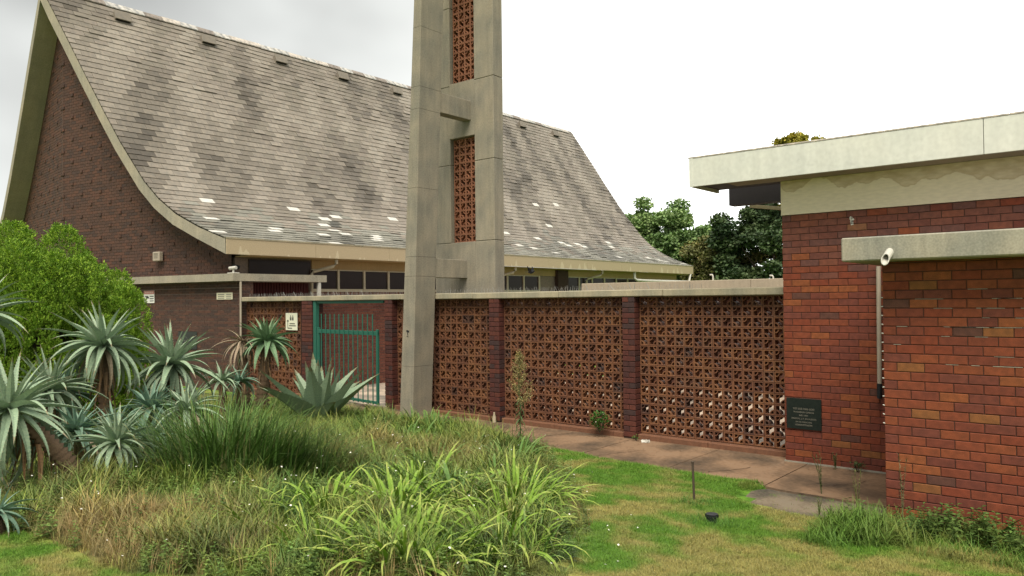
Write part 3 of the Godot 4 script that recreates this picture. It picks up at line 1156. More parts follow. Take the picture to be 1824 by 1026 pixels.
func build_tower() -> void:
	var w := thing("bell_tower", "tall concrete bell tower with clay block panels straddling the screen wall", "tower", Vector3(-10.3, 0, -10.5))
	var off := -w.position
	var at := Transform3D(Basis.IDENTITY, off)
	# leaning pier in cast lengths with fine joints
	var ys := [-0.1, 0.95, 2.62, 2.98, 4.25, 5.70, 6.11, 7.2, 8.6, 10.2]
	for i in ys.size() - 1:
		var a: Array = tower_pier(ys[i] + 0.002)
		var b: Array = tower_pier(ys[i + 1] - 0.003)
		var g := Geo.new()
		var c := 0.012
		var ring := func(k: Array, y: float) -> Array:
			return [Vector3(k[1] + c, y, k[2]), Vector3(k[0] - c, y, k[2]), Vector3(k[0], y, k[2] - c), Vector3(k[0], y, k[3] + c), Vector3(k[0] - c, y, k[3]), Vector3(k[1] + c, y, k[3]), Vector3(k[1], y, k[3] + c), Vector3(k[1], y, k[2] - c)]
		var r0: Array = ring.call(a, ys[i] + 0.002)
		var r1: Array = ring.call(b, ys[i + 1] - 0.003)
		for k in 8:
			var m := (k + 1) % 8
			g.q(r0[k], r0[m], r1[m], r1[k])
		for k in 6:
			g.p3(r1[0], r1[k + 1], r1[k + 2])
			g.p3(r0[0], r0[k + 2], r0[k + 1])
		part("pier_block", g.mesh(mats.concrete), w, at)
	var jc := Geo.new()
	for i in ys.size() - 1:
		var a: Array = tower_pier(ys[i])
		jc.box(Vector3(a[1] + 0.012, ys[i] - 0.006, a[3] + 0.012), Vector3(a[0] - 0.012, ys[i] + 0.006, a[2] - 0.012))
	part("pier_joint", jc.mesh(mats.mortar_dark), w, at)
	# beams to the rear wall
	var Z2 := -11.10
	for y in [[2.60, 2.96], [5.72, 6.10], [9.0, 9.38]]:
		var k: Array = tower_pier(y[0])
		var b := Geo.new()
		b.xbox(Transform3D(Basis.IDENTITY, Vector3(k[0] - 0.115, (y[0] + y[1]) / 2, (k[3] + Z2) / 2)), Vector3(0.22, y[1] - y[0], k[3] - Z2 + 0.06), 0.008)
		part("beam", b.mesh(mats.concrete), w, at)
	# rear wall: two jambs and cross panels round the block openings
	var X0 := -11.30
	var XA := -10.845
	var XB := -10.155
	var X1 := -9.65
	var depth := 0.285
	var jamb_y := [-0.35, 1.7, 3.32, 4.9, 6.5, 8.1, 10.2]
	for i in jamb_y.size() - 1:
		for s in 2:
			var b := Geo.new()
			var xa := X0 if s == 0 else XB
			var xb := XA if s == 0 else X1
			b.xbox(Transform3D(Basis.IDENTITY, Vector3((xa + xb) / 2, (jamb_y[i] + jamb_y[i + 1]) / 2, Z2 - depth / 2 - (0.03 if s == 0 else 0.0))), Vector3(xb - xa - 0.002, jamb_y[i + 1] - jamb_y[i] - 0.005, depth), 0.010)
			part("jamb_block", b.mesh(mats.concrete), w, at)
	for y in [[-0.35, 3.32], [5.42, 6.53], [9.0, 10.2]]:
		var b := Geo.new()
		b.xbox(Transform3D(Basis.IDENTITY, Vector3((XA + XB) / 2, (y[0] + y[1]) / 2, Z2 - depth / 2 - 0.003)), Vector3(XB - XA - 0.004, y[1] - y[0], depth - 0.006), 0.006)
		part("cross_panel", b.mesh(mats.concrete), w, at)
	var bs := 0.160
	var ma := block_mesh(bs, false)
	var mb := block_mesh(bs, true)
	for op in [[3.325, 13], [6.535, 15]]:
		var back := Geo.new()
		back.box(Vector3(XA, op[0], Z2 - depth + 0.02), Vector3(XB, op[0] + op[1] * bs, Z2 - depth + 0.03))
		part("panel_back", back.mesh(mats.mortar_dark), w, at)
		for c in 4:
			for r in int(op[1]):
				var x := XA + 0.026 + (c + 0.5) * bs
				var flip := (c + r) % 2 == 0
				part("breeze_block", mb if flip else ma, w, Transform3D(Basis.IDENTITY, Vector3(x, op[0] + 0.004 + (r + 0.5) * bs, Z2 - 0.105) + off), tone_mat(pick_tone(TOWER_TONES), "towerblock"))
	# black scrape marks on the pier foot
	var mk := Geo.new()
	for m in [[1.60, 0.075, 0.035], [1.50, 0.05, 0.012], [1.55, 0.018, 0.06]]:
		var k: Array = tower_pier(m[0])
		mk.xbox(Transform3D(Basis(Vector3(0, 0, 1), rng.randf_range(-0.3, 0.3)), Vector3(k[1] + 0.15, m[0], k[2] + 0.0015)), Vector3(m[1], m[2], 0.002), 0.0)
	part("scrape", mk.mesh(mats.black_rubber), w, at)

# ------------------------------------------------------------------ the hall and its annex
func build_hall() -> void:
	var z := -10.06
	var x0 := -3.72
	var h := thing("brick_hall", "red brick hall with a white fascia board along its flat roof", "building", Vector3(x0, 0, z))
	var off := -h.position
	var at := Transform3D(Basis.IDENTITY, off)
	var core := Geo.new()
	core.box(Vector3(x0 + 0.008, -0.3, -20), Vector3(6.0, 3.225, z - 0.008))
	part("wall_core", core.mesh(mats.mortar_dark), h, at)
	var rest := Geo.new()
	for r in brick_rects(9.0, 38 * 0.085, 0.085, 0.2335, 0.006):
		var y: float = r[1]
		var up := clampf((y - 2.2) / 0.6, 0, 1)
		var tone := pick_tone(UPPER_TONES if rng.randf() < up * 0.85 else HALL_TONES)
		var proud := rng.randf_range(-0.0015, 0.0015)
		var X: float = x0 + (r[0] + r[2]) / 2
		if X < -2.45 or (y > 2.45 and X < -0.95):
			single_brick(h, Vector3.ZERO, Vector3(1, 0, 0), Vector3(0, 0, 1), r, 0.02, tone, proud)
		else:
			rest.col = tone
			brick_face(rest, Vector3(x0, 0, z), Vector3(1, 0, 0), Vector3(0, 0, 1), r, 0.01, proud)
	for r in brick_rects(9.0, 38 * 0.085, 0.085, 0.2335, 0.006):
		rest.col = pick_tone(HALL_TONES)
		brick_face(rest, Vector3(x0, 0, -19.06), Vector3(0, 0, 1), Vector3(-1, 0, 0), r, 0.01)
	stuff_part("far_bricks", rest.mesh(mats.brick_tint), h).transform = at
	var pl := Geo.new()
	pl.box(Vector3(x0 - 0.01, -0.2, z - 0.1), Vector3(-1.9, 0.022, z + 0.018))
	part("plinth", pl.mesh(mats.slab), h, at)
	var ba := Geo.new()
	ba.box(Vector3(x0 - 0.006, 3.235, -19.9), Vector3(5.9, 3.684, z + 0.010))
	part("plaster_band", ba.mesh(band_mat()), h, at)
	# roof edge: painted boards with butt joints, metal drip on top
	var fx := -4.81
	while fx < 6.0:
		var f1 := minf(fx + 3.46, 6.2)
		var f := Geo.new()
		f.xbox(Transform3D(Basis.IDENTITY, Vector3((fx + f1) / 2, 3.867, -9.615)), Vector3(f1 - fx - 0.006, 0.385, 0.03), 0.003)
		part("fascia_board", f.mesh(mats.white_board), h, at)
		fx = f1
	var rt := Geo.new()
	rt.xbox(Transform3D(Basis.IDENTITY, Vector3(-4.80, 3.867, -10.06)), Vector3(0.03, 0.384, 0.86), 0.003)
	part("fascia_return", rt.mesh(mats.white_board), h, at)
	var cs := Geo.new()
	cs.xbox(Transform3D(Basis.IDENTITY, Vector3(-4.785, 3.866, -9.598)), Vector3(0.055, 0.392, 0.008), 0.002)
	part("corner_strip", cs.mesh(mats.white_board), h, at)
	var dr := Geo.new()
	var dx := -4.83
	while dx < 6.0:
		var d1 := dx + 1.24
		dr.xbox(Transform3D(Basis(Vector3(0, 0, 1), rng.randf_range(-0.002, 0.002)), Vector3((dx + d1) / 2, 4.072, -9.66)), Vector3(d1 - dx - 0.004, 0.022, 0.13), 0.004)
		dx = d1
	part("roof_drip", dr.mesh(mats.rust_white), h, at)
	var rf := Geo.new()
	rf.box(Vector3(-4.78, 3.72, -10.48), Vector3(x0 - 0.012, 4.055, -9.632))
	rf.box(Vector3(x0 - 0.01, 3.702, -20.0), Vector3(6.1, 4.056, -9.633))
	part("roof_slab", rf.mesh(mats.dark_paint), h, at)
	var sf := Geo.new()
	sf.box(Vector3(x0 - 0.6, 3.685, -10.04), Vector3(6.1, 3.70, -9.65))
	part("soffit_board", sf.mesh(mats.ceiling_board), h, at)
	var bm := Geo.new()
	bm.box(Vector3(-4.80, 3.53, -11.05), Vector3(x0 - 0.02, 3.82, -10.85))
	part("dark_beam", bm.mesh(mats.dark_paint), h, at)
	var br := Geo.new()
	br.xbox(Transform3D(Basis(Vector3(0, 0, 1), -0.16), Vector3(-4.25, 3.48, -11.2)), Vector3(0.75, 0.05, 0.06), 0.004)
	part("brace", br.mesh(mats.cream), h, at)
	# patch of old paint on the brick
	var pp := Geo.new()
	for k in 7:
		pp.xbox(Transform3D(Basis(Vector3(0, 0, 1), rng.randf_range(-1, 1)), Vector3(-2.84 + rng.randf_range(-0.02, 0.02), 3.10 + (k - 3) * 0.014, z + 0.003)), Vector3(0.03, 0.022, 0.003), 0.0)
	part("paint_mark", pp.mesh(mats.white_plastic), h, at)
	# downpipe in the corner by the annex, broken off above the ground
	var dp := Geo.new()
	dp.tube([Vector3(-2.525, 2.52, -9.985), Vector3(-2.535, 1.10, -9.985)], [0.027, 0.027], 10)
	part("downpipe", dp.mesh(mats.beige_plastic), h, at)
	var de := Geo.new()
	de.tube([Vector3(-2.535, 1.10, -9.985), Vector3(-2.54, 0.92, -9.985)], [0.031, 0.028], 10)
	part("pipe_socket", de.mesh(mats.black_rubber), h, at)

	# annex
	var za := -7.86
	var xa := -1.96
	var a := thing("brick_annex", "low red brick annex with a thick concrete roof slab and rain spout", "building", Vector3(xa, 0, za))
	var aoff := -a.position
	var aat := Transform3D(Basis.IDENTITY, aoff)
	var ac := Geo.new()
	ac.box(Vector3(xa + 0.008, -0.3, z + 0.01), Vector3(5.0, 2.479, za - 0.008))
	part("wall_core", ac.mesh(mats.mortar_dark), a, aat)
	var ar := Geo.new()
	for r in brick_rects(6.5, 2.479, 0.085, 0.2335, 0.006):
		var tone := pick_tone(HALL_TONES)
		var proud := rng.randf_range(-0.002, 0.002)
		if r[0] < 2.15:
			single_brick(a, Vector3.ZERO, Vector3(1, 0, 0), Vector3(0, 0, 1), r, 0.02, tone, proud)
		else:
			ar.col = tone
			brick_face(ar, Vector3(xa, 0, za), Vector3(1, 0, 0), Vector3(0, 0, 1), r, 0.01, proud)
	for r in brick_rects(2.1, 2.479, 0.085, 0.2335, 0.006):
		ar.col = pick_tone(HALL_TONES)
		brick_face(ar, Vector3(xa, 0, za - 2.12), Vector3(0, 0, 1), Vector3(-1, 0, 0), r, 0.01)
	stuff_part("far_bricks", ar.mesh(mats.brick_tint), a).transform = aat
	# white squeezed-out mortar at the corner
	var mo := Geo.new()
	for k in 15:
		var y := 0.95 + k * 0.085 + 0.002
		mo.xbox(Transform3D(Basis(Vector3(0, 0, 1), rng.randf_range(-0.4, 0.4)), Vector3(xa - 0.003, y, za - 0.006)), Vector3(0.020, 0.010, 0.014), 0.003)
	part("mortar_droppings", mo.mesh(mats.white_plastic), a, aat)
	# pale mortar and lime left on some upper joints
	var sm := Geo.new()
	for k in 34:
		var row := rng.randi_range(18, 27)
		var len_ := rng.randf_range(0.05, 0.26)
		sm.xbox(Transform3D(Basis(Vector3(0, 0, 1), rng.randf_range(-0.01, 0.01)), Vector3(xa + rng.randf_range(0.1, 1.6), row * 0.085, za + 0.0005)), Vector3(len_, rng.randf_range(0.003, 0.006), 0.004), 0.0)
	stuff_part("lime_traces", sm.mesh(mats.slab), a).transform = aat
	var sl := Geo.new()
	sl.xbox(Transform3D(Basis.IDENTITY, Vector3(1.4, 2.592, -8.77)), Vector3(7.24, 0.222, 2.54), 0.012)
	part("roof_slab", sl.mesh(mats.slab), a, aat)
	var up := Geo.new()
	up.box(Vector3(-1.55, 2.704, -10.04), Vector3(4.5, 2.80, -9.2))
	part("roof_upstand", up.mesh(mats.grey_felt), a, aat)
	var spg := Geo.new()
	# open cut pipe end pointing down and out
	var s0 := Vector3(-1.80, 2.565, -7.53)
	var dirv := Vector3(-0.06, -0.50, 0.87).normalized()
	var side := dirv.cross(Vector3.UP).normalized()
	var upv := side.cross(dirv)
	var nS := 14
	for k in nS:
		var w0 := TAU * k / nS
		var w1 := TAU * (k + 1) / nS
		var P := func(w: float, r: float, far: bool) -> Vector3:
			var o := side * cos(w) * r + upv * sin(w) * r
			var l := 0.17 - 0.045 * sin(w) if far else 0.0
			return s0 + o + dirv * l
		spg.q(P.call(w0, 0.036, false), P.call(w1, 0.036, false), P.call(w1, 0.036, true), P.call(w0, 0.036, true))
		spg.q(P.call(w1, 0.029, false), P.call(w0, 0.029, false), P.call(w0, 0.029, true), P.call(w1, 0.029, true))
		spg.q(P.call(w0, 0.036, true), P.call(w1, 0.036, true), P.call(w1, 0.029, true), P.call(w0, 0.029, true))
	part("rain_spout", spg.mesh(mats.white_plastic), a, aat)

	# dedication stone
	var pq := thing("dedication_plaque", "dark polished stone plaque with engraved lines low on the hall wall", "plaque", Vector3(-3.47, 0.645, z + 0.004))
	var pg := Geo.new()
	pg.xbox(Transform3D(Basis.IDENTITY, Vector3(0, 0, 0.008)), Vector3(0.445, 0.40, 0.016), 0.003)
	part("stone", pg.mesh(mats.plaque_stone), pq)
	var lines := [["TOT EER VAN GOD", 0.065, 30], ["IN GEBRUIK GENEEM", 0.022, 25], ["MEI 1964", -0.020, 25], ["DEUR DS. J. P. DU PLESSIS", -0.062, 25], ["OP DIE DERDE DAG", -0.105, 22], ["GEMEENTEKERK", -0.142, 27]]
	for l in lines:
		var tm := TextMesh.new()
		tm.text = l[0]
		tm.font_size = l[2]
		tm.pixel_size = 0.00105
		tm.depth = 0.002
		var lt := part("lettering", tm, pq, Transform3D(Basis.IDENTITY, Vector3(0, l[1], 0.0172)), mats.plaque_letter)

func build_walkway() -> void:
	# low flat-roofed wing across the courtyard, only its roof edge shows over the coping
	var w := thing("courtyard_wing", "long low flat-roofed wing whose pale concrete roof edge shows over the coping", "building", Vector3(-9, -0.33, -19.2))
	var off := -w.position
	var at := Transform3D(Basis.IDENTITY, off)
	var x := -13.1
	while x < 2.0:
		var x1 := x + 2.62
		var g := Geo.new()
		g.xbox(Transform3D(Basis.IDENTITY, Vector3((x + x1) / 2, 2.505, -19.10)), Vector3(x1 - x - 0.006, 0.26, 0.2), 0.012)
		part("roof_edge", g.mesh(mats.cream_wall), w, at)
		x = x1
	var g2 := Geo.new()
	g2.box(Vector3(-13.05, 2.38, -24), Vector3(2.5, 2.60, -19.21))
	part("roof_slab", g2.mesh(mats.cream_wall), w, at)
	var g3 := Geo.new()
	g3.box(Vector3(-12.9, -0.4, -23.8), Vector3(2.4, 2.379, -20.2))
	part("wall", g3.mesh(mats.brick_plain), w, at)
	for p in [[-9.35, 0.17, true], [-7.65, 0.10, true]]:
		var g := Geo.new()
		var b := Vector3(p[0], 2.60, -20.0)
		g.tube([b, b + Vector3(0, p[1], 0), b + Vector3(-0.02, p[1] + 0.04, 0), b + Vector3(-0.09, p[1] + 0.04, 0.0)], [0.022, 0.022, 0.022, 0.022], 8)
		part("vent_pipe", g.mesh(mats.white_plastic), w, at)
	# white pipe run along the roof from the church eave
	var gp := Geo.new()
	gp.tube([Vector3(-17.55, 3.36, -29.6), Vector3(-17.55, 3.10, -29.6), Vector3(-17.5, 3.0, -29.7), Vector3(-17.45, 2.98, -30.3), Vector3(-17.45, 2.98, -34.6), Vector3(-17.45, 3.36, -34.8)], [0.06, 0.06, 0.06, 0.06, 0.06, 0.05], 8)
	var o := solo("roof_pipe", gp.mesh(mats.white_plastic), "white pipe running level just below the far end of the church eave", "pipe")

# ------------------------------------------------------------------ signs and small fittings
func sign_tex(w: int, h: int, bg: Color, marks: Array) -> StandardMaterial3D:
	var im := Image.create(w, h, false, Image.FORMAT_RGB8)
	im.fill(bg)
	for m in marks:
		im.fill_rect(Rect2i(m[0], m[1], m[2], m[3]), m[4])
	var t := StandardMaterial3D.new()
	t.albedo_texture = ImageTexture.create_from_image(im)
	t.roughness = 0.5
	return t

func plate(called: String, label: String, at: Vector3, basis: Basis, size: Vector2, face: StandardMaterial3D, edge: Material) -> Node3D:
	var s := thing(called, label, "sign", at)
	s.basis = basis
	var g := Geo.new()
	g.xbox(Transform3D(Basis.IDENTITY, Vector3(0, 0, 0.006)), Vector3(size.x, size.y, 0.010), 0.002)
	part("board", g.mesh(edge), s)
	var f := Geo.new()
	var x := size.x / 2 - 0.003
	var y := size.y / 2 - 0.003
	f.q(Vector3(-x, -y, 0.0135), Vector3(x, -y, 0.0135), Vector3(x, y, 0.0135), Vector3(-x, y, 0.0135))
	part("printed_face", f.mesh(face), s)
	return s

func build_fittings() -> void:
	var pu := Vector3(1, 0, -KP).normalized()
	var pn := Vector3(KP, 0, 1).normalized()
	var pb := Basis(pu, Vector3.UP, pn)
	var on_low := func(x: float, y: float) -> Vector3:
		return Vector3(x, y, -10.28 + KP * (-17.25 - x)) + pn * 0.004
	var ink := Color(0.12, 0.12, 0.13)
	var marks := [[0, 0, 64, 20, Color(0.78, 0.52, 0.50)], [8, 30, 20, 6, ink], [14, 36, 18, 8, ink], [12, 44, 6, 10, ink], [8, 52, 10, 4, ink]]
	for k in 3:
		marks.append([36, 30 + k * 13, 24, 5, ink])
	for k in 5:
		marks.append([8 + k * 10, 8, 7, 4, Color(0.9, 0.8, 0.78)])
	plate("warning_sign", "white and pink camera warning sign beside the conifer", on_low.call(-20.83, 2.35), pb, Vector2(0.46, 0.34), sign_tex(64, 70, Color(0.90, 0.90, 0.88), marks), mats.white_plastic)
	var m2 := []
	for r in 3:
		m2.append([8, 8 + r * 11, 40, 5, Color(0.45, 0.44, 0.40)])
		m2.append([60, 8 + r * 11, 32, 5, Color(0.50, 0.49, 0.45)])
	plate("notice_board", "small cream notice plate of faded print under the canopy", on_low.call(-17.83, 2.335), pb, Vector2(0.60, 0.175), sign_tex(100, 40, Color(0.84, 0.82, 0.72), m2), mats.beige_plastic)
	var m3 := []
	var em := Color(0.30, 0.33, 0.30)
	for k in 16:
		var w := TAU * k / 16
		m3.append([int(20 + cos(w) * 11), int(30 + sin(w) * 15), 3, 3, em])
	m3.append([18, 28, 5, 5, em])
	plate("memorial_stone", "dark grey wall stone with an oval emblem behind the aloes", on_low.call(-19.25, 1.20), pb, Vector2(0.74, 0.46), sign_tex(64, 60, Color(0.16, 0.18, 0.17), m3), mats.plaque_stone)
	# toilets sign on the breeze blocks
	var bl := Color(0.22, 0.22, 0.20)
	var m4 := [[30, 12, 6, 6, bl], [28, 20, 10, 16, bl], [44, 12, 6, 6, bl], [42, 20, 10, 16, bl], [12, 34, 4, 40, bl], [8, 38, 12, 4, bl], [10, 34, 8, 4, bl], [12, 72, 30, 5, bl], [26, 50, 34, 5, bl], [22, 60, 44, 5, bl]]
	var ts := plate("toilet_sign", "white toilet direction sign with arrow fixed to the breeze blocks by the gate", Vector3(-15.27, 1.715, ZBL + 0.012), Basis.IDENTITY, Vector2(0.46, 0.40), sign_tex(76, 84, Color(0.86, 0.86, 0.78), m4), mats.white_plastic)
	# alarm siren box on the gable
	var ab := thing("alarm_box", "cream alarm box fixed high on the church gable", "alarm box", Vector3(-20.91, 3.455, -10.6 + KP * (-17.47 + 20.91)) + pn * 0.0)
	ab.basis = pb
	var g := Geo.new()
	g.xbox(Transform3D(Basis.IDENTITY, Vector3(0, 0, 0.085)), Vector3(0.30, 0.26, 0.13), 0.02)
	part("body", g.mesh(mats.beige_plastic), ab)
	var g1 := Geo.new()
	for k in 5:
		g1.xbox(Transform3D(Basis.IDENTITY, Vector3(0.0, -0.04 + k * 0.03, 0.151)), Vector3(0.18, 0.008, 0.004), 0.0)
	part("grille", g1.mesh(mats.dark_paint), ab)
	# camera on the canopy
	var cc := thing("security_camera", "small white security camera on a plate at the canopy corner", "camera", Vector3(-17.36, 2.886, -10.14))
	var c1 := Geo.new()
	c1.xbox(Transform3D(Basis.IDENTITY, Vector3(0, 0.012, 0)), Vector3(0.30, 0.022, 0.16), 0.004)
	part("plate", c1.mesh(mats.white_plastic), cc)
	var c2 := Geo.new()
	c2.tube([Vector3(0, 0.02, 0), Vector3(0, 0.10, 0)], [0.028, 0.022], 10)
	part("stalk", c2.mesh(mats.white_plastic), cc)
	var c3 := Geo.new()
	c3.tube([Vector3(0.10, 0.145, -0.02), Vector3(-0.09, 0.13, 0.05)], [0.042, 0.042], 12)
	part("housing", c3.mesh(mats.white_plastic), cc)
	var c4 := Geo.new()
	c4.tube([Vector3(-0.09, 0.13, 0.05), Vector3(-0.105, 0.129, 0.056)], [0.036, 0.030], 12)
	part("lens", c4.mesh(mats.dark_glass), cc)
	var lo := thing("round_lamp", "black round floodlight on the gable above the canopy corner", "lamp", Vector3(-17.72, 3.06, -10.54 + KP * 0.25))
	var l1 := Geo.new()
	l1.tube([Vector3(0, 0, 0), Vector3(0, 0, 0.10), Vector3(0, -0.01, 0.14)], [0.05, 0.07, 0.085], 16)
	part("housing", l1.mesh(mats.black_rubber), lo)
	var l2 := Geo.new()
	l2.tube([Vector3(0, -0.01, 0.141), Vector3(0, -0.01, 0.15)], [0.04, 0.035], 14)
	part("lens", l2.mesh(mats.white_plastic), lo)
	# things on the lawn
	var ps := thing("metal_stake", "thin rusty metal stake standing upright in the lawn", "stake", Vector3(-3.65, height(-3.65, -7.29) - 0.02, -7.29))
	var p1 := Geo.new()
	p1.tube([Vector3.ZERO, Vector3(-0.012, 0.42, 0)], [0.0125, 0.0125], 8)
	part("rod", p1.mesh(mats.rusty), ps)
	var p2 := Geo.new()
	p2.tube([Vector3(-0.012, 0.42, 0), Vector3(-0.012, 0.428, 0)], [0.019, 0.018], 8)
	part("cap", p2.mesh(mats.rusty), ps)
	var dc := thing("drain_cap", "dark round drain cap standing proud of the lawn", "drain cap", Vector3(-3.14, height(-3.14, -6.62), -6.62))
	var d1 := Geo.new()
	d1.tube([Vector3(0, -0.05, 0), Vector3(0, 0.065, 0)], [0.052, 0.052], 20)
	part("pipe", d1.mesh(mats.black_rubber), dc)
	var d2 := Geo.new()
	d2.tube([Vector3(0, 0.055, 0), Vector3(0, 0.06, 0), Vector3(0, 0.078, 0), Vector3(0, 0.084, 0)], [0.056, 0.062, 0.062, 0.055], 20)
	part("lid", d2.mesh(mats.black_rubber), dc)
	# litter
	var lt := Geo.new()
	for k in 9:
		lt.xbox(Transform3D(Basis.from_euler(Vector3(rng.randf() * 3, rng.randf() * 3, rng.randf() * 3)), Vector3(rng.randf_range(-0.05, 0.05), 0.018, rng.randf_range(-0.025, 0.025))), Vector3(0.05, 0.004, 0.04), 0.0)
	solo("crumpled_paper", lt.mesh(mats.white_plastic), "crumpled scrap of white paper lying on the path by the kerb", "litter", Vector3(-5.86, 0.006, -10.12))
	var bt := Geo.new()
	bt.tube([Vector3(0, 0, 0), Vector3(0, 0.005, 0), Vector3(0, 0.10, 0), Vector3(0, 0.14, 0), Vector3(0, 0.155, 0), Vector3(0, 0.18, 0)], [0.03, 0.034, 0.034, 0.018, 0.015, 0.015], 12)
	solo("pale_bottle", bt.mesh(mats.cream), "small pale bottle standing at the foot of a brick pier", "bottle", Vector3(-8.92, 0.006, -10.20))
	# bird flying past the clerestory
	var bd := thing("flying_bird", "small dark bird flying past the church windows", "bird", Vector3(-13.4, 2.93, -16.96))
	var b := Geo.new()
	b.tube([Vector3(-0.12, 0.02, 0), Vector3(-0.07, 0.01, 0), Vector3(0, 0, 0), Vector3(0.06, 0.01, 0), Vector3(0.09, 0.03, 0), Vector3(0.115, 0.035, 0), Vector3(0.14, 0.03, 0)], [0.006, 0.02, 0.035, 0.03, 0.018, 0.019, 0.003], 10)
	part("body", b.mesh(mats.black_rubber), bd)
	for s in [-1.0, 1.0]:
		var wg := Geo.new()
		var a0 := Vector3(0.05, 0.02, 0.02 * s)
		var a1 := Vector3(-0.05, 0.01, 0.02 * s)
		var m0 := Vector3(0.045, 0.09, 0.07 * s)
		var m1 := Vector3(-0.06, 0.07, 0.07 * s)
		var tp := Vector3(-0.05, 0.19, 0.12 * s)
		wg.q(a0, a1, m1, m0)
		wg.p3(m0, m1, tp)
		wg.q(a0 + Vector3(0, -0.006, 0), m0 + Vector3(0, -0.006, 0), m1 + Vector3(0, -0.006, 0), a1 + Vector3(0, -0.006, 0))
		part("wing", wg.mesh(mats.black_rubber), bd)
	var tl := Geo.new()
	tl.xbox(Transform3D(Basis(Vector3(0, 0, 1), -0.1), Vector3(-0.15, 0.022, 0)), Vector3(0.09, 0.006, 0.05), 0.001)
	part("tail", tl.mesh(mats.black_rubber), bd)

func band_mat() -> StandardMaterial3D:
	# cream plaster with an old brown water stain and its tide line along the top
	var w := 1024
	var h := 64
	var im := Image.create(w, h, false, Image.FORMAT_RGB8)
	var f := noise(410, 0.012, 4)
	var g := noise(411, 0.07, 4)
	for x in w:
		var edge := 0.42 + 0.50 * f.get_noise_1d(x) - 0.30 * exp(-pow(x / 130.0, 2))
		for y in h:
			var v := y / float(h)
			var k := 1.0 + 0.05 * g.get_noise_2d(x, y * 3)
			var c := Color(0.865, 0.815, 0.72)
			var d := v - edge
			if d < 0.0:
				var m := 0.55 + 0.45 * g.get_noise_2d(x * 0.6 + 300, y)
				c = c.lerp(Color(0.70, 0.62, 0.50), clampf(m, 0.15, 0.8))
			elif d < 0.035:
				c = c.lerp(Color(0.62, 0.53, 0.40), 0.45)
			im.set_pixel(x, y, c * k)
	var m := StandardMaterial3D.new()
	m.albedo_texture = ImageTexture.create_from_image(im)
	m.roughness = 0.85
	return m

# ------------------------------------------------------------------ plants
func vary(c: Color, amount: float) -> Color:
	var k := 1.0 + rng.randf_range(-amount, amount)
	return Color(c.r * k * (1.0 + rng.randf_range(-amount, amount) * 0.4), c.g * k, c.b * k * (1.0 + rng.randf_range(-amount, amount) * 0.4))

func fleshy_leaf(halfw: float, bend: float, body: Color, tip: Color, belly: float, thick: float) -> ArrayMesh:
	# unit-long channelled leaf along +z, arching down by bend radians, widest a little above the base
	var g := Geo.new()
	var segs := 9
	var rows := []
	var p := Vector3.ZERO
	var ang := 0.0
	for i in segs + 1:
		var t := float(i) / segs
		var w := halfw * pow(1.0 - t, 0.72) * (1.0 + belly * sin(PI * minf(t * 1.4, 1.0)))
		w = maxf(w, 0.0012)
		ang = -bend * pow(t, 1.35)
		var f := Vector3(0, sin(ang), cos(ang))
		var u := Vector3(0, cos(ang), -sin(ang))
		if i > 0:
			p += f / segs
		var x := Vector3(w, 0, 0)
		rows.append([p - x + u * w * 0.42, p - u * w * 0.10, p + x + u * w * 0.42, p - u * w * thick])
	for i in segs:
		var t := (i + 0.5) / segs
		g.col = body.lerp(tip, smoothstep(0.80, 1.0, t) * 0.9)
		var a: Array = rows[i]
		var b: Array = rows[i + 1]
		g.q(a[1], b[1], b[0], a[0]); g.q(a[2], b[2], b[1], a[1])
		g.q(a[0], b[0], b[3], a[3]); g.q(a[3], b[3], b[2], a[2])
		# small marginal teeth
		g.col = tip.lerp(body, 0.35)
		for e in [[0, -1.0], [2, 1.0]]:
			for k in 2:
				var p0: Vector3 = (a[e[0]] as Vector3).lerp(b[e[0]], 0.25 + 0.5 * k)
				var p1: Vector3 = (a[e[0]] as Vector3).lerp(b[e[0]], 0.42 + 0.5 * k)
				var o := p0.lerp(p1, 0.8) + Vector3(e[1] * 0.012, 0.006, 0)
				if i < segs - 1:
					g.p3(p0, p1, o)
	return g.mesh(mats.succulent)

func aim(dir: Vector3, az: float, roll := 0.0) -> Basis:
	var f := dir.normalized()
	var r := Vector3(cos(az), 0, -sin(az))
	r = (r - f * r.dot(f)).normalized()
	var u := f.cross(r)
	return Basis(r, u, f).rotated(f, roll)

func rosette(parent: Node3D, head: Vector3, count_: int, length: float, meshes: Array, top: float, low: float) -> void:
	var count := int(count_ * (1.2 if low < 0.0 else 1.0))
	for i in count:
		var t := (i + 0.5) / count
		var az := i * 2.39996 + rng.randf_range(-0.25, 0.25)
		var el := deg_to_rad(lerpf(top, low, pow(t, 0.85)) + rng.randf_range(-9, 9))
		var out := Vector3(sin(az), 0, cos(az))
		var dir := out * cos(el) + Vector3.UP * sin(el)
		var pool := meshes
		if t > 0.8 and low < -30.0 and rng.randf() < 0.14:
			pool = L_straw
		var m: ArrayMesh = pool[clampi(int(t * pool.size() + rng.randf_range(-0.9, 0.9)), 0, pool.size() - 1)]
		var l := length * lerpf(0.62, 1.0, sqrt(t)) * rng.randf_range(0.74, 1.14)
		var b := aim(dir, az, rng.randf_range(-0.25, 0.25)).scaled_local(Vector3(lerpf(0.85, 1.0, t), 1, 1) * l)
		part("leaf", m, parent, Transform3D(b, head + out * 0.03 - Vector3(0, 0.05 * t * length, 0)))

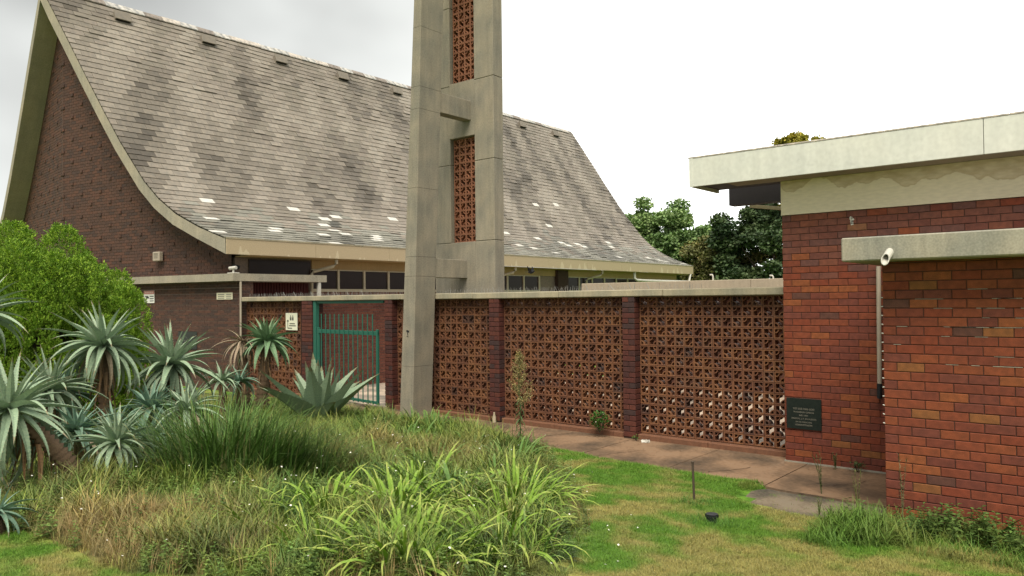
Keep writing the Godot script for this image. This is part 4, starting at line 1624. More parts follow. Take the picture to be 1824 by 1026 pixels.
func skirt(parent: Node3D, head: Vector3, count: int, length: float, meshes: Array) -> void:
	for i in count:
		var az := i * 2.39996 + 1.0
		var out := Vector3(sin(az), 0, cos(az))
		var dir := (out * rng.randf_range(0.12, 0.45) + Vector3.DOWN).normalized()
		var b := aim(dir, az).scaled_local(Vector3.ONE * length * rng.randf_range(0.6, 1.05))
		part("dead_leaf", meshes[i % meshes.size()], parent, Transform3D(b, head * (1.0 - 0.5 * float(i) / count) + out * 0.07 - Vector3(0, 0.04 + rng.randf() * 0.08, 0)))

var L_aloe := []
var L_teal := []
var L_green := []
var L_dead := []
var L_straw := []
var L_agave := []
var L_strap := []
var L_strap2 := []

func make_leaves() -> void:
	var tip := Color(0.30, 0.20, 0.11)
	for b in [0.25, 0.6, 0.95, 1.35, 1.7]:
		L_aloe.append(fleshy_leaf(0.060, b, vary(Color(0.345, 0.465, 0.315), 0.06), tip, 0.25, 0.55))
		L_teal.append(fleshy_leaf(0.064, b, vary(Color(0.215, 0.355, 0.255), 0.06), tip, 0.25, 0.55))
		L_green.append(fleshy_leaf(0.085, b * 0.7, vary(Color(0.20, 0.33, 0.175), 0.06), tip, 0.25, 0.55))
	for b in [0.15, 0.3, 0.5]:
		L_dead.append(fleshy_leaf(0.055, b, vary(Color(0.27, 0.165, 0.085), 0.15), Color(0.2, 0.13, 0.08), 0.1, 0.3))
		L_straw.append(fleshy_leaf(0.050, 0.5 + b * 2.2, vary(Color(0.46, 0.36, 0.25), 0.08), Color(0.40, 0.30, 0.2), 0.1, 0.3))
	for b in [-0.12, 0.0, 0.12, 0.25]:
		L_agave.append(fleshy_leaf(0.135, b, vary(Color(0.27, 0.375, 0.245), 0.06), Color(0.20, 0.16, 0.08), 0.55, 0.40))
	for b in [0.7, 1.3, 1.9, 2.3]:
		L_strap.append(strap_leaf(0.025, b, Color(0.24, 0.41, 0.050), Color(0.48, 0.52, 0.14)))
		L_strap2.append(strap_leaf(0.026, b * 0.75, Color(0.14, 0.27, 0.06), Color(0.30, 0.37, 0.12)))

func strap_leaf(halfw: float, bend: float, body: Color, tip: Color) -> ArrayMesh:
	var g := Geo.new()
	var segs := 7
	var rows := []
	var p := Vector3.ZERO
	for i in segs + 1:
		var t := float(i) / segs
		var w := halfw * (0.55 + 0.45 * minf(t * 4, 1.0)) * (1.0 - pow(t, 4.0)) + 0.001
		var ang := -bend * pow(t, 2.2)
		var f := Vector3(0, sin(ang), cos(ang))
		var u := Vector3(0, cos(ang), -sin(ang))
		if i > 0:
			p += f / segs
		rows.append([p - Vector3(w, 0, 0) + u * w * 0.35, p, p + Vector3(w, 0, 0) + u * w * 0.35])
	for i in segs:
		var t := (i + 0.5) / segs
		g.col = body.lerp(tip, smoothstep(0.55, 0.95, t) * 0.9)
		var a: Array = rows[i]
		var b: Array = rows[i + 1]
		g.q(a[1], b[1], b[0], a[0]); g.q(a[2], b[2], b[1], a[1])
	return g.mesh(mats.foliage)

func aloe(label: String, base: Vector3, head: Vector3, length: float, count: int, meshes: Array, stem_r: float, top := 82.0, low := -38.0, dead := 26) -> Node3D:
	var a := thing("aloe_plant", label, "aloe", base, "aloes in the bed")
	var h := head - base
	if stem_r > 0.0:
		var g := Geo.new()
		var pts := []
		var rad := []
		var n := 36
		for i in n + 1:
			var t := float(i) / n
			pts.append(Vector3(h.x * pow(t, 1.3), h.y * t - 0.03, h.z * pow(t, 1.3)))
			rad.append(stem_r * lerpf(1.25, 0.85, t) * (1.0 + (0.20 if i % 2 else -0.16) + rng.randf_range(-0.06, 0.06)))
		g.tube(pts, rad, 10)
		part("stem", g.mesh(mats.aloe_stem), a)
	rosette(a, h, count, length, meshes, top, low)
	if dead > 0:
		skirt(a, h, dead, length * 0.55, L_dead)
	return a

func build_aloes() -> void:
	var B := func(x: float, z: float) -> Vector3: return Vector3(x, height(x, z) - 0.02, z)
	aloe("tall grey-green aloe on a shaggy stem in front of the conifer", B.call(-11.03, -4.53), Vector3(-11.05, 1.62, -4.51), 0.92, 58, L_aloe, 0.085)
	aloe("spreading grey-green aloe between the conifer and the big grass clump", B.call(-10.95, -5.45), Vector3(-10.93, 1.30, -5.40), 0.92, 56, L_aloe, 0.075)
	aloe("large drooping aloe on a leaning stem at the edge of the picture", B.call(-8.75, -3.35), Vector3(-8.98, 1.12, -2.75), 0.90, 60, L_aloe, 0.080, 80.0, -65.0, 24)
	aloe("aloe cut off by the left picture edge, above the large drooping one", B.call(-10.62, -2.88), Vector3(-10.66, 2.05, -2.90), 0.82, 44, L_aloe, 0.085)
	aloe("aloe half hidden behind the large drooping one", B.call(-11.0, -3.75), Vector3(-10.95, 1.08, -3.80), 0.80, 44, L_aloe, 0.07)
	aloe("low compact aloe in front of the dry grass", B.call(-8.75, -3.75), Vector3(-8.70, 0.66, -3.68), 0.60, 46, L_aloe, 0.05, 80.0, -30.0, 4)
	aloe("dark teal aloe under the spreading one", B.call(-10.3, -4.85), Vector3(-10.28, 0.78, -4.80), 0.62, 44, L_teal, 0.05, 78.0, -30.0, 4)
	aloe("small teal aloe at the bottom corner beside the lawn", B.call(-7.35, -2.18), Vector3(-7.35, 0.46, -2.15), 0.36, 26, L_teal, 0.04, 76.0, -30.0, 3)
	aloe("short teal aloe at the foot of the tall one", B.call(-9.75, -4.1), Vector3(-9.75, 0.66, -4.1), 0.52, 28, L_teal, 0.05, 78.0, -25.0, 4)
	aloe("green aloe head growing beside the withered one near the gate", B.call(-12.68, -7.95), Vector3(-12.60, 1.48, -8.03), 0.70, 44, L_green, 0.10, 86.0, -25.0, 30)
	aloe("aloe with a withered straw-coloured head", B.call(-12.9, -7.75), Vector3(-12.9, 1.46, -7.72), 0.66, 40, L_straw, 0.10, 55.0, -70.0, 26)
	aloe("small bluish aloe low behind the grass clump", B.call(-12.2, -6.9), Vector3(-12.2, 0.86, -6.9), 0.50, 28, L_aloe, 0.05, 80.0, -20.0, 3)
	aloe("bluish aloe squeezed between grass clump and withered aloe", B.call(-12.4, -7.3), Vector3(-12.4, 0.80, -7.35), 0.46, 26, L_teal, 0.05, 80.0, -20.0, 3)
	aloe("low teal aloe between the leaning stem and the compact one", B.call(-9.64, -3.66), Vector3(-9.60, 0.72, -3.62), 0.58, 40, L_teal, 0.05, 80.0, -35.0, 6)
	aloe("grey-green aloe tucked against the left end of the grass clump", B.call(-9.67, -4.97), Vector3(-9.67, 0.80, -4.97), 0.60, 42, L_aloe, 0.05, 80.0, -35.0, 6)
	aloe("teal aloe right behind the compact one", B.call(-9.19, -4.25), Vector3(-9.19, 0.58, -4.25), 0.55, 38, L_teal, 0.05, 78.0, -30.0, 5)
	aloe("aloe in the shade below the tall one and the conifer", B.call(-11.4, -4.1), Vector3(-11.4, 0.95, -4.1), 0.68, 42, L_teal, 0.06, 80.0, -35.0, 8)
	aloe("low aloe at the foot of the conifer under the spreading one", B.call(-11.5, -5.5), Vector3(-11.5, 0.70, -5.5), 0.60, 38, L_teal, 0.05, 80.0, -30.0, 6)
	var ag := thing("agave_plant", "broad-leaved agave with stiff upright leaves in front of the gate", "agave", B.call(-11.0, -7.98), "")
	rosette(ag, Vector3(0, 0.10, 0), 26, 1.30, L_agave, 86.0, 30.0)

func clump(label: String, x: float, z: float, count: int, length: float, meshes: Array, spread: float) -> void:
	var c := thing("strap_leaf_clump", label, "plant", Vector3(x, height(x, z) - 0.01, z), "strap-leaved clumps in the bed")
	for i in count:
		var az := rng.randf() * TAU
		var r := spread * sqrt(rng.randf())
		var out := Vector3(sin(az), 0, cos(az))
		var el := deg_to_rad(lerpf(86, 46, r / spread) + rng.randf_range(-26, 14))
		var b := aim(out * cos(el) + Vector3.UP * sin(el), az, rng.randf_range(-0.5, 0.5)).scaled_local(Vector3(1, 1, 1) * length * rng.randf_range(0.5, 1.2))
		part("leaf", meshes[rng.randi_range(0, meshes.size() - 1)], c, Transform3D(b, out * r))

func blade(g: Geo, base: Vector3, az: float, h: float, lean: float, w: float, c0: Color, c1: Color, segs := 3) -> void:
	var out := Vector3(sin(az), 0, cos(az))
	var side := Vector3(cos(az), 0, -sin(az)) * w
	var pl := base - side
	var pr := base + side
	for i in segs:
		var t := float(i + 1) / segs
		var p := base + out * lean * h * t * t + Vector3.UP * h * t * (1.0 - 0.35 * lean * t)
		var s := side * (1.0 - t * 0.92)
		g.col = c0.lerp(c1, t)
		g.q(pl, pr, p + s, p - s)
		pl = p - s
		pr = p + s

func tuft_mesh(count: int, spread: float, lean0: float, lean1: float, w: float, segs := 2) -> ArrayMesh:
	var g := Geo.new()
	for i in count:
		var az := rng.randf() * TAU
		var b := Vector3(rng.randf_range(-spread, spread), 0, rng.randf_range(-spread, spread))
		var k := rng.randf_range(0.8, 1.12)
		blade(g, b, az, rng.randf_range(0.55, 1.0), rng.randf_range(lean0, lean1), w * rng.randf_range(0.7, 1.2), Color(k, k, k), Color(k, k, k))
	return g.mesh(mats.foliage)

func sprig_mesh(leaves: int, lw: float, ll: float) -> ArrayMesh:
	var g := Geo.new()
	g.col = Color(0.9, 0.9, 0.8)
	g.tube([Vector3.ZERO, Vector3(0.05, 0.5, 0.02), Vector3(0.02, 1.0, 0.06)], [0.012, 0.009, 0.004], 4, false)
	for i in leaves:
		var t := 0.12 + 0.88 * i / leaves
		var az := i * 2.4 + rng.randf_range(-0.4, 0.4)
		var p := Vector3(0.04 * sin(t * 3), t, 0.06 * t * t)
		var out := Vector3(sin(az), rng.randf_range(0.1, 0.7), cos(az)).normalized()
		var side := out.cross(Vector3.UP).normalized()
		var l := ll * lerpf(1.0, 0.45, t) * rng.randf_range(0.7, 1.2)
		var w := lw * l / ll
		var k := rng.randf_range(0.8, 1.2)
		g.col = Color(k, k, k * 0.95)
		var m := p + out * l * 0.45
		var e := p + out * l - Vector3(0, l * 0.3, 0)
		g.q(p, m + side * w, e, m - side * w)
	return g.mesh(mats.foliage)

func spot(x: float, z: float, s: float, hs: float) -> Transform3D:
	var b := Basis(Vector3.UP, rng.randf() * TAU).scaled_local(Vector3(s, s * hs, s))
	b = Basis(Vector3(rng.randf_range(-1, 1), 0, rng.randf_range(-1, 1)).normalized(), rng.randf() * 0.25) * b
	return Transform3D(b, Vector3(x, height(x, z) - 0.004, z))

func build_grass(cam: Transform3D) -> void:
	# mown lawn
	var lawn := tuft_mesh(9, 0.55, 0.2, 1.1, 0.045)
	var xs := []
	var cs := []
	var tries := 0
	while xs.size() < 62000 and tries < 400000:
		tries += 1
		var x := rng.randf_range(-9.5, 1.2)
		var z := rng.randf_range(-9.7, -1.2)
		var d := z - path_edge(x)
		if d < 0.03 + 0.05 * n_small.get_noise_2d(x * 90, z * 90) or in_bed(x, z) or (z < -7.8 and x > -1.98):
			continue
		if z < -7.3 and patch_d(x, z) < 1.0 + 0.08 * n_small.get_noise_2d(x * 70, z * 70):
			if rng.randf() > 0.015:
				continue
		if not in_frame(Vector3(x, height(x, z) + 0.04, z), cam):
			continue
		var near := Vector2(x, z).length()
		if rng.randf() > clampf(1.6 - near * 0.09, 0.5, 1.0):
			continue
		var s := rng.randf_range(0.030, 0.055) * (1.25 if d < 0.35 else 1.0)
		xs.append(spot(x, z, s, rng.randf_range(0.6, 1.15)))
		cs.append(vary(lawn_color(x, z), 0.22))
	scatter("lawn_grass", "short mown lawn, green with straw-coloured patches", lawn, xs, cs)
	# rank grass in the bed
	var rank := tuft_mesh(10, 0.30, 0.35, 2.0, 0.020, 3)
	xs = []; cs = []
	tries = 0
	while xs.size() < 17000 and tries < 260000:
		tries += 1
		var x := rng.randf_range(-14.5, -3.0)
		var z := rng.randf_range(-9.9, -1.4)
		if not in_bed(x, z) or not in_frame(Vector3(x, 0.3, z), cam):
			continue
		var near := Vector2(x, z).length()
		if rng.randf() > clampf(1.5 - near * 0.09, 0.35, 1.0):
			continue
		if n_patch.get_noise_2d(x * 75 + 11, z * 75) < -0.16 and rng.randf() < 0.75:
			continue
		if x < -8.5 and z > -6.2 and rng.randf() < 0.72:
			continue
		var edge := 1.0
		if not in_bed(x + 0.25, z - 0.1) or not in_bed(x, z + 0.25):
			edge = 0.42
		xs.append(spot(x, z, (0.09 + 0.30 * pow(rng.randf(), 1.8)) * edge * (0.75 + 0.6 * clampf(n_small.get_noise_2d(x * 38, z * 38) + 0.4, 0, 1)), 1.0))
		cs.append(vary(bed_color(x, z), 0.42))
	scatter("bed_grass", "rank tangled grass, green to dry brown, filling the aloe bed", rank, xs, cs)
	# broad-leaved weeds
	var sprig := sprig_mesh(18, 0.10, 0.34)
	xs = []; cs = []
	tries = 0
	while xs.size() < 2600 and tries < 100000:
		tries += 1
		var x := rng.randf_range(-13.0, -3.0)
		var z := rng.randf_range(-9.6, -1.6)
		if not in_bed(x, z) or not in_frame(Vector3(x, 0.3, z), cam):
			continue
		if x < -8.5 and z > -6.2 and rng.randf() < 0.6:
			continue
		if rng.randf() < dryness(x, z) * 0.7:
			continue
		if n_small.get_noise_2d(x * 40 + 99, z * 40) < -0.15:
			continue
		xs.append(spot(x, z, rng.randf_range(0.10, 0.24), 1.0))
		cs.append(vary(Color(0.20, 0.31, 0.07), 0.3))
	scatter("bed_weeds", "leafy green weeds growing through the rank grass of the bed", sprig, xs, cs)
	# dry seed heads
	var seed_m := tuft_mesh(14, 0.10, 0.1, 0.8, 0.006, 3)
	xs = []; cs = []
	tries = 0
	while xs.size() < 1500 and tries < 60000:
		tries += 1
		var x := rng.randf_range(-9.5, -3.6)
		var z := rng.randf_range(-8.6, -1.9)
		if not in_bed(x, z) or rng.randf() > dryness(x, z):
			continue
		xs.append(spot(x, z, rng.randf_range(0.18, 0.34), 1.0))
		cs.append(vary(Color(0.48, 0.36, 0.16), 0.25))
	scatter("dry_stalks", "dry brown grass stalks standing in the bed", seed_m, xs, cs)
	# small white flowers
	var fl := Geo.new()
	for k in 5:
		var w := TAU * k / 5
		var o := Vector3(cos(w), 0.2, sin(w))
		var s := Vector3(-sin(w), 0, cos(w))
		fl.q(Vector3.ZERO, o * 0.5 + s * 0.4, o, o * 0.5 - s * 0.4)
	var wf := stdmat("petal", lin(0.8, 0.79, 0.72), 0.6)
	xs = []; cs = []
	for k in 260:
		var x := rng.randf_range(-9.0, -2.6)
		var z := rng.randf_range(-8.4, -2.4)
		if not in_bed(x, z) and not in_bed(x - 0.6, z):
			continue
		var y := 0.02 if not in_bed(x, z) else rng.randf_range(0.08, 0.30)
		xs.append(Transform3D(Basis.from_euler(Vector3(rng.randf() - 0.5, rng.randf() * 6, rng.randf() - 0.5)).scaled(Vector3.ONE * rng.randf_range(0.007, 0.013)), Vector3(x, height(x, z) + y, z)))
		cs.append(Color(1, 1, 1))
	scatter("white_flowers", "scattered tiny white flowers over the bed and lawn edge", fl.mesh(wf), xs, cs)
	# tall weeds at the foot of the annex
	xs = []; cs = []
	var xs2 := []
	var cs2 := []
	for k in 1500:
		var x := rng.randf_range(-2.35, 0.6)
		var z := lerpf(-7.80, -6.75, pow(rng.randf(), 1.3)) - (0.0 if x > -1.95 else -0.25)
		var thick := exp(-pow((x + 2.0) / 0.32, 2) - pow((z + 7.1) / 0.45, 2))
		if rng.randf() < 0.35 + 0.65 * thick:
			xs.append(spot(x, z, rng.randf_range(0.12, 0.22) + 0.16 * thick, 1.0))
			cs.append(vary(Color(0.14, 0.28, 0.04).lerp(Color(0.32, 0.32, 0.09), clampf(0.3 + n_small.get_noise_2d(x * 60, z * 60), 0, 1) * (1.0 - thick)), 0.25))
		elif z < -7.2 and rng.randf() < 0.42:
			xs2.append(spot(x, z, rng.randf_range(0.12, 0.30), 1.0))
			cs2.append(vary(Color(0.13, 0.22, 0.055), 0.3))
	scatter("verge_grass", "long green grass along the foot of the brick annex", rank, xs, cs)
	scatter("verge_weeds", "dark leafy weeds against the foot of the brick annex", sprig, xs2, cs2)
	# leaf litter on the path
	var lf := Geo.new()
	lf.q(Vector3(-0.5, 0, 0), Vector3(0, 0.12, 0.22), Vector3(0.5, 0.05, 0), Vector3(0, 0.1, -0.22))
	xs = []; cs = []
	for k in 240:
		var x := rng.randf_range(-9.5, -2.0)
		var z := lerpf(path_edge(x), -10.2, rng.randf() if k % 3 else pow(rng.randf(), 0.2))
		xs.append(Transform3D(Basis.from_euler(Vector3(0, rng.randf() * TAU, rng.randf_range(-0.2, 0.2))).scaled(Vector3.ONE * rng.randf_range(0.012, 0.035)), Vector3(x, 0.013, z)))
		cs.append(vary(Color(0.16, 0.11, 0.06), 0.5))
	scatter("fallen_leaves", "small dead leaves and twigs scattered on the path", lf.mesh(mats.foliage), xs, cs)
	# tufts round the stake and drain cap
	xs = []; cs = []
	for k in 130:
		var c: Vector2 = [Vector2(-3.62, -7.2), Vector2(-3.14, -6.62)][k % 2]
		var o := Vector2(rng.randfn(0, 0.13), rng.randfn(0, 0.10))
		if o.length() < 0.07:
			o = o.normalized() * 0.085
		xs.append(spot(c.x + o.x, c.y + o.y, rng.randf_range(0.06, 0.13), 1.0))
		cs.append(vary(Color(0.12, 0.28, 0.04), 0.2))
	scatter("unmown_grass", "uncut grass left standing round the stake and drain cap", rank, xs, cs)

func build_plants() -> void:
	# the big dark clump of grassy leaves
	var gx := -7.97
	var gz := -4.56
	var tg := thing("grass_clump", "large dense clump of dark green grassy leaves in the middle of the bed", "plant", Vector3(gx, height(gx, gz), gz))
	for half in 3:
		var g := Geo.new()
		for i in 620:
			var a := rng.randf() * TAU
			var r := sqrt(rng.randf())
			var right := Vector3(0.769, 0, -0.639)
			var fw := Vector3(-0.639, 0, -0.769)
			var along := cos(a) * r * 0.55 + (half - 1) * 0.62 + 0.30
			var b := right * along + fw * sin(a) * r * 0.5
			b.y = -0.02
			var out := atan2(b.x + rng.randf_range(-0.3, 0.3), b.z + rng.randf_range(-0.3, 0.3))
			var k := rng.randf_range(0.5, 1.6)
			var c := Color(0.110, 0.205, 0.048) * k
			if rng.randf() < 0.10:
				c = Color(0.26, 0.27, 0.11) * k
			blade(g, b, out, rng.randf_range(0.55, 1.05) * (1.0 - 0.40 * clampf(along - 0.1, 0, 1.3)), rng.randf_range(0.05, 0.95) * (0.4 + r), rng.randf_range(0.007, 0.016), c, c, 4)
		part("foliage", g.mesh(mats.foliage), tg)
	clump("bright green strap-leaved clump nearest the camera", -4.30, -3.95, 190, 0.56, L_strap, 0.36)
	clump("bright strap-leaved clump behind the nearest one", -5.35, -4.75, 170, 0.52, L_strap, 0.38)
	clump("strap-leaved clump with pale folded leaf tips at the lawn edge", -4.75, -5.75, 170, 0.52, L_strap, 0.34)
	clump("darker upright strap-leaved clump in the middle of the bed", -5.15, -5.3, 60, 0.55, L_strap2, 0.22)
	clump("upright dark strap-leaved clump near the tall seeding weed", -6.1, -7.3, 70, 0.52, L_strap2, 0.35)
	clump("loose strap-leaved clump at the foot of the tower", -9.0, -8.7, 70, 0.46, L_strap2, 0.45)
	clump("loose strap-leaved clump between the agave and the tower", -8.4, -7.6, 60, 0.45, L_strap2, 0.45)
	clump("low strap-leaved clump by the lawn edge behind the nearest one", -4.9, -5.2, 50, 0.40, L_strap, 0.25)
	var bright := [[-4.8, -4.3, "just behind the nearest one, on its left"], [-3.95, -4.6, "between the nearest one and the lawn"], [-5.05, -3.65, "left of the nearest one beside dry grass"], [-5.9, -4.35, "further left in front of the dark grass clump"], [-4.35, -5.15, "on the lawn side of the bed middle"], [-5.9, -5.6, "in the middle of the bed"]]
	for s in bright:
		clump("fresh green strap-leaved clump " + s[2], s[0], s[1], 90, rng.randf_range(0.40, 0.52), L_strap, 0.30)
	var spots := [[-5.9, -3.9], [-6.6, -4.6], [-6.2, -5.7], [-7.3, -6.2], [-5.5, -6.3], [-7.0, -7.6], [-8.9, -8.1], [-9.6, -8.9], [-7.8, -8.5], [-5.0, -4.3], [-3.75, -4.65], [-6.7, -6.6]]
	var tells := ["beside the dry grass", "below the dark grass clump", "in the centre of the bed", "among brown seed heads", "half way to the tall weed", "near the tall weed's foot", "in front of the tower pier", "beside the tower foot", "at the path edge", "left of the brightest clump", "at the lawn corner", "behind the centre of the bed"]
	for i in spots.size():
		clump("loose tuft of narrow leaves " + tells[i], spots[i][0], spots[i][1], 34, rng.randf_range(0.34, 0.5), L_strap2 if i % 3 else L_strap, rng.randf_range(0.2, 0.34))
	# the tall seeding weed
	var tx := -6.88
	var tz := -8.42
	var tw := thing("tall_weed", "tall slender weed with pale seed heads in front of the screen wall", "weed", Vector3(tx, height(tx, tz), tz))
	var st := Geo.new()
	st.col = Color(0.16, 0.18, 0.07)
	st.tube([Vector3.ZERO, Vector3(0.01, 0.5, 0), Vector3(-0.01, 1.0, 0.01), Vector3(0.0, 1.40, 0)], [0.010, 0.009, 0.006, 0.002], 6)
	part("stem", st.mesh(mats.foliage), tw)
	var dl := strap_leaf(0.075, 1.6, Color(0.105, 0.16, 0.055), Color(0.16, 0.18, 0.07))
	for i in 46:
		var t := float(i) / 46
		var y := 0.16 + 0.62 * t
		var az := i * 2.4
		var b := aim(Vector3(sin(az), -0.35, cos(az)), az).scaled_local(Vector3.ONE * rng.randf_range(0.09, 0.17))
		part("leaf", dl, tw, Transform3D(b, Vector3(0, y, 0)))
	for i in 22:
		var t := float(i) / 22
		var y := 0.60 + 0.74 * t
		var az := i * 2.4 + 0.7
		var reach := lerpf(0.27, 0.03, t) * rng.randf_range(0.55, 1.15)
		if i == 2:
			az = 3.9; reach = 0.34
		if i == 1:
			az = 1.2; reach = 0.30
		var e := Vector3(sin(az) * reach, y + 0.12 * (1 - t) + 0.05, cos(az) * reach)
		var g := Geo.new()
		g.col = Color(0.20, 0.20, 0.08)
		g.tube([Vector3(0, y - 0.03, 0), e], [0.004, 0.002], 4, false)
		var head := rng.randi_range(45, 85)
		for k in head:
			var u := rng.randf()
			var p := Vector3(0, y, 0).lerp(e, 0.35 + 0.65 * u) + Vector3(rng.randfn(0, 0.022), rng.randfn(0, 0.026), rng.randfn(0, 0.022))
			var d := Vector3(rng.randf() - 0.5, rng.randf() * 0.7, rng.randf() - 0.5).normalized() * 0.018
			var s := d.cross(Vector3(rng.randf() - 0.5, rng.randf() - 0.5, rng.randf() - 0.5)).normalized() * 0.005
			g.col = vary(Color(0.36, 0.30, 0.125), 0.3)
			g.q(p - s, p + s, p + d + s, p + d - s)
		part("seed_head", g.mesh(mats.foliage), tw)
	# little bush at the foot of the wall
	leafy_bush("small bright green bush at the foot of the screen wall", Vector3(-6.66, 0.06, -10.12), 0.16, 0.34, 240, Color(0.075, 0.20, 0.035), 0.055)
	leafy_bush("seedling on the path by the kerb end", Vector3(-6.03, 0.0, -10.16), 0.06, 0.09, 40, Color(0.12, 0.21, 0.05), 0.03)
	leafy_bush("weed in the wall joint left of the annex", Vector3(-2.80, 0.0, -9.96), 0.09, 0.14, 70, Color(0.11, 0.17, 0.06), 0.035)
	thin_weed("feathery weed at the edge of the path", Vector3(-2.80, 0.0, -8.62), 0.46, 0.09, Color(0.14, 0.18, 0.07))
	thin_weed("slim weed on the path edge near the plaque", Vector3(-3.05, 0.0, -9.92), 0.22, 0.05, Color(0.15, 0.20, 0.08))
	thin_weed("dry upright weed stalk against the annex wall", Vector3(-1.78, 0.10, -7.70), 0.62, 0.05, Color(0.26, 0.23, 0.12))
	thin_weed("short seeding weed at the annex corner", Vector3(-2.14, 0.06, -7.60), 0.50, 0.06, Color(0.24, 0.23, 0.09))
	thin_weed("pale weed stalk standing on the worn pad", Vector3(-2.50, 0.0, -7.62), 0.20, 0.04, Color(0.24, 0.24, 0.12))
	# the broad-leaved plant by the annex
	var bx := -1.06
	var bz := -7.62
	var lp := thing("broad_leaf_plant", "young plant with two broad upright leaves at the annex wall", "plant", Vector3(bx, height(bx, bz), bz))
	var bl := strap_leaf(0.11, 0.25, Color(0.10, 0.19, 0.04), Color(0.26, 0.22, 0.06))
	for d in [Vector3(-0.42, 1.0, 0.1), Vector3(0.6, 0.8, 0.1), Vector3(0.1, 0.6, 0.6), Vector3(-0.7, 0.45, 0.3)]:
		part("leaf", bl, lp, Transform3D(aim(d, atan2(d.x, d.z)).scaled_local(Vector3.ONE * rng.randf_range(0.24, 0.36)), Vector3.ZERO))
	build_conifer()

func leafy_bush(label: String, at: Vector3, r: float, h: float, count: int, c: Color, size: float) -> void:
	var b := thing("small_bush", label, "bush", at)
	var s := Geo.new()
	for k in 5:
		var e := Vector3(rng.randf_range(-r, r) * 0.6, h * rng.randf_range(0.5, 0.85), rng.randf_range(-r, r) * 0.6)
		s.tube([Vector3.ZERO, e * 0.5 + Vector3(0, 0.01, 0), e], [0.006, 0.004, 0.002], 5, false)
	part("stem", s.mesh(mats.bark), b)
	var g := Geo.new()
	for i in count:
		var d := Vector3(rng.randfn(), rng.randfn(), rng.randfn()).normalized() * pow(rng.randf(), 0.45)
		var p := Vector3(d.x * r, h * 0.55 + d.y * h * 0.45, d.z * r)
		var out := (Vector3(d.x, 0.35, d.z) + Vector3(rng.randf() - 0.5, rng.randf() - 0.5, rng.randf() - 0.5)).normalized()
		var side := out.cross(Vector3.UP).normalized() * size * 0.30
		g.col = vary(c, 0.25)
		var m := p + out * size * 0.5 + Vector3(0, size * 0.1, 0)
		g.q(p, m + side, p + out * size, m - side)
	part("foliage", g.mesh(mats.foliage), b)

func thin_weed(label: String, at: Vector3, h: float, r: float, c: Color) -> void:
	var b := thing("thin_weed", label, "weed", at)
	var g := Geo.new()
	g.col = c
	for k in 3:
		var e := Vector3(rng.randf_range(-r, r), h * rng.randf_range(0.7, 1.0), rng.randf_range(-r, r))
		g.tube([Vector3.ZERO, Vector3(e.x * 0.3, e.y * 0.5, e.z * 0.3), e], [0.004, 0.003, 0.0015], 4, false)
		for i in 40:
			var t := rng.randf_range(0.2, 1.0)
			var p := Vector3(e.x * t * t, e.y * t, e.z * t * t)
			var d := Vector3(rng.randf() - 0.5, rng.randf_range(-0.1, 0.7), rng.randf() - 0.5).normalized() * rng.randf_range(0.02, 0.05)
			var s := d.cross(Vector3.UP).normalized() * 0.0045
			g.col = vary(c, 0.3)
			g.q(p - s * 0.4, p + s, p + d, p - s)
	part("foliage", g.mesh(mats.foliage), b)

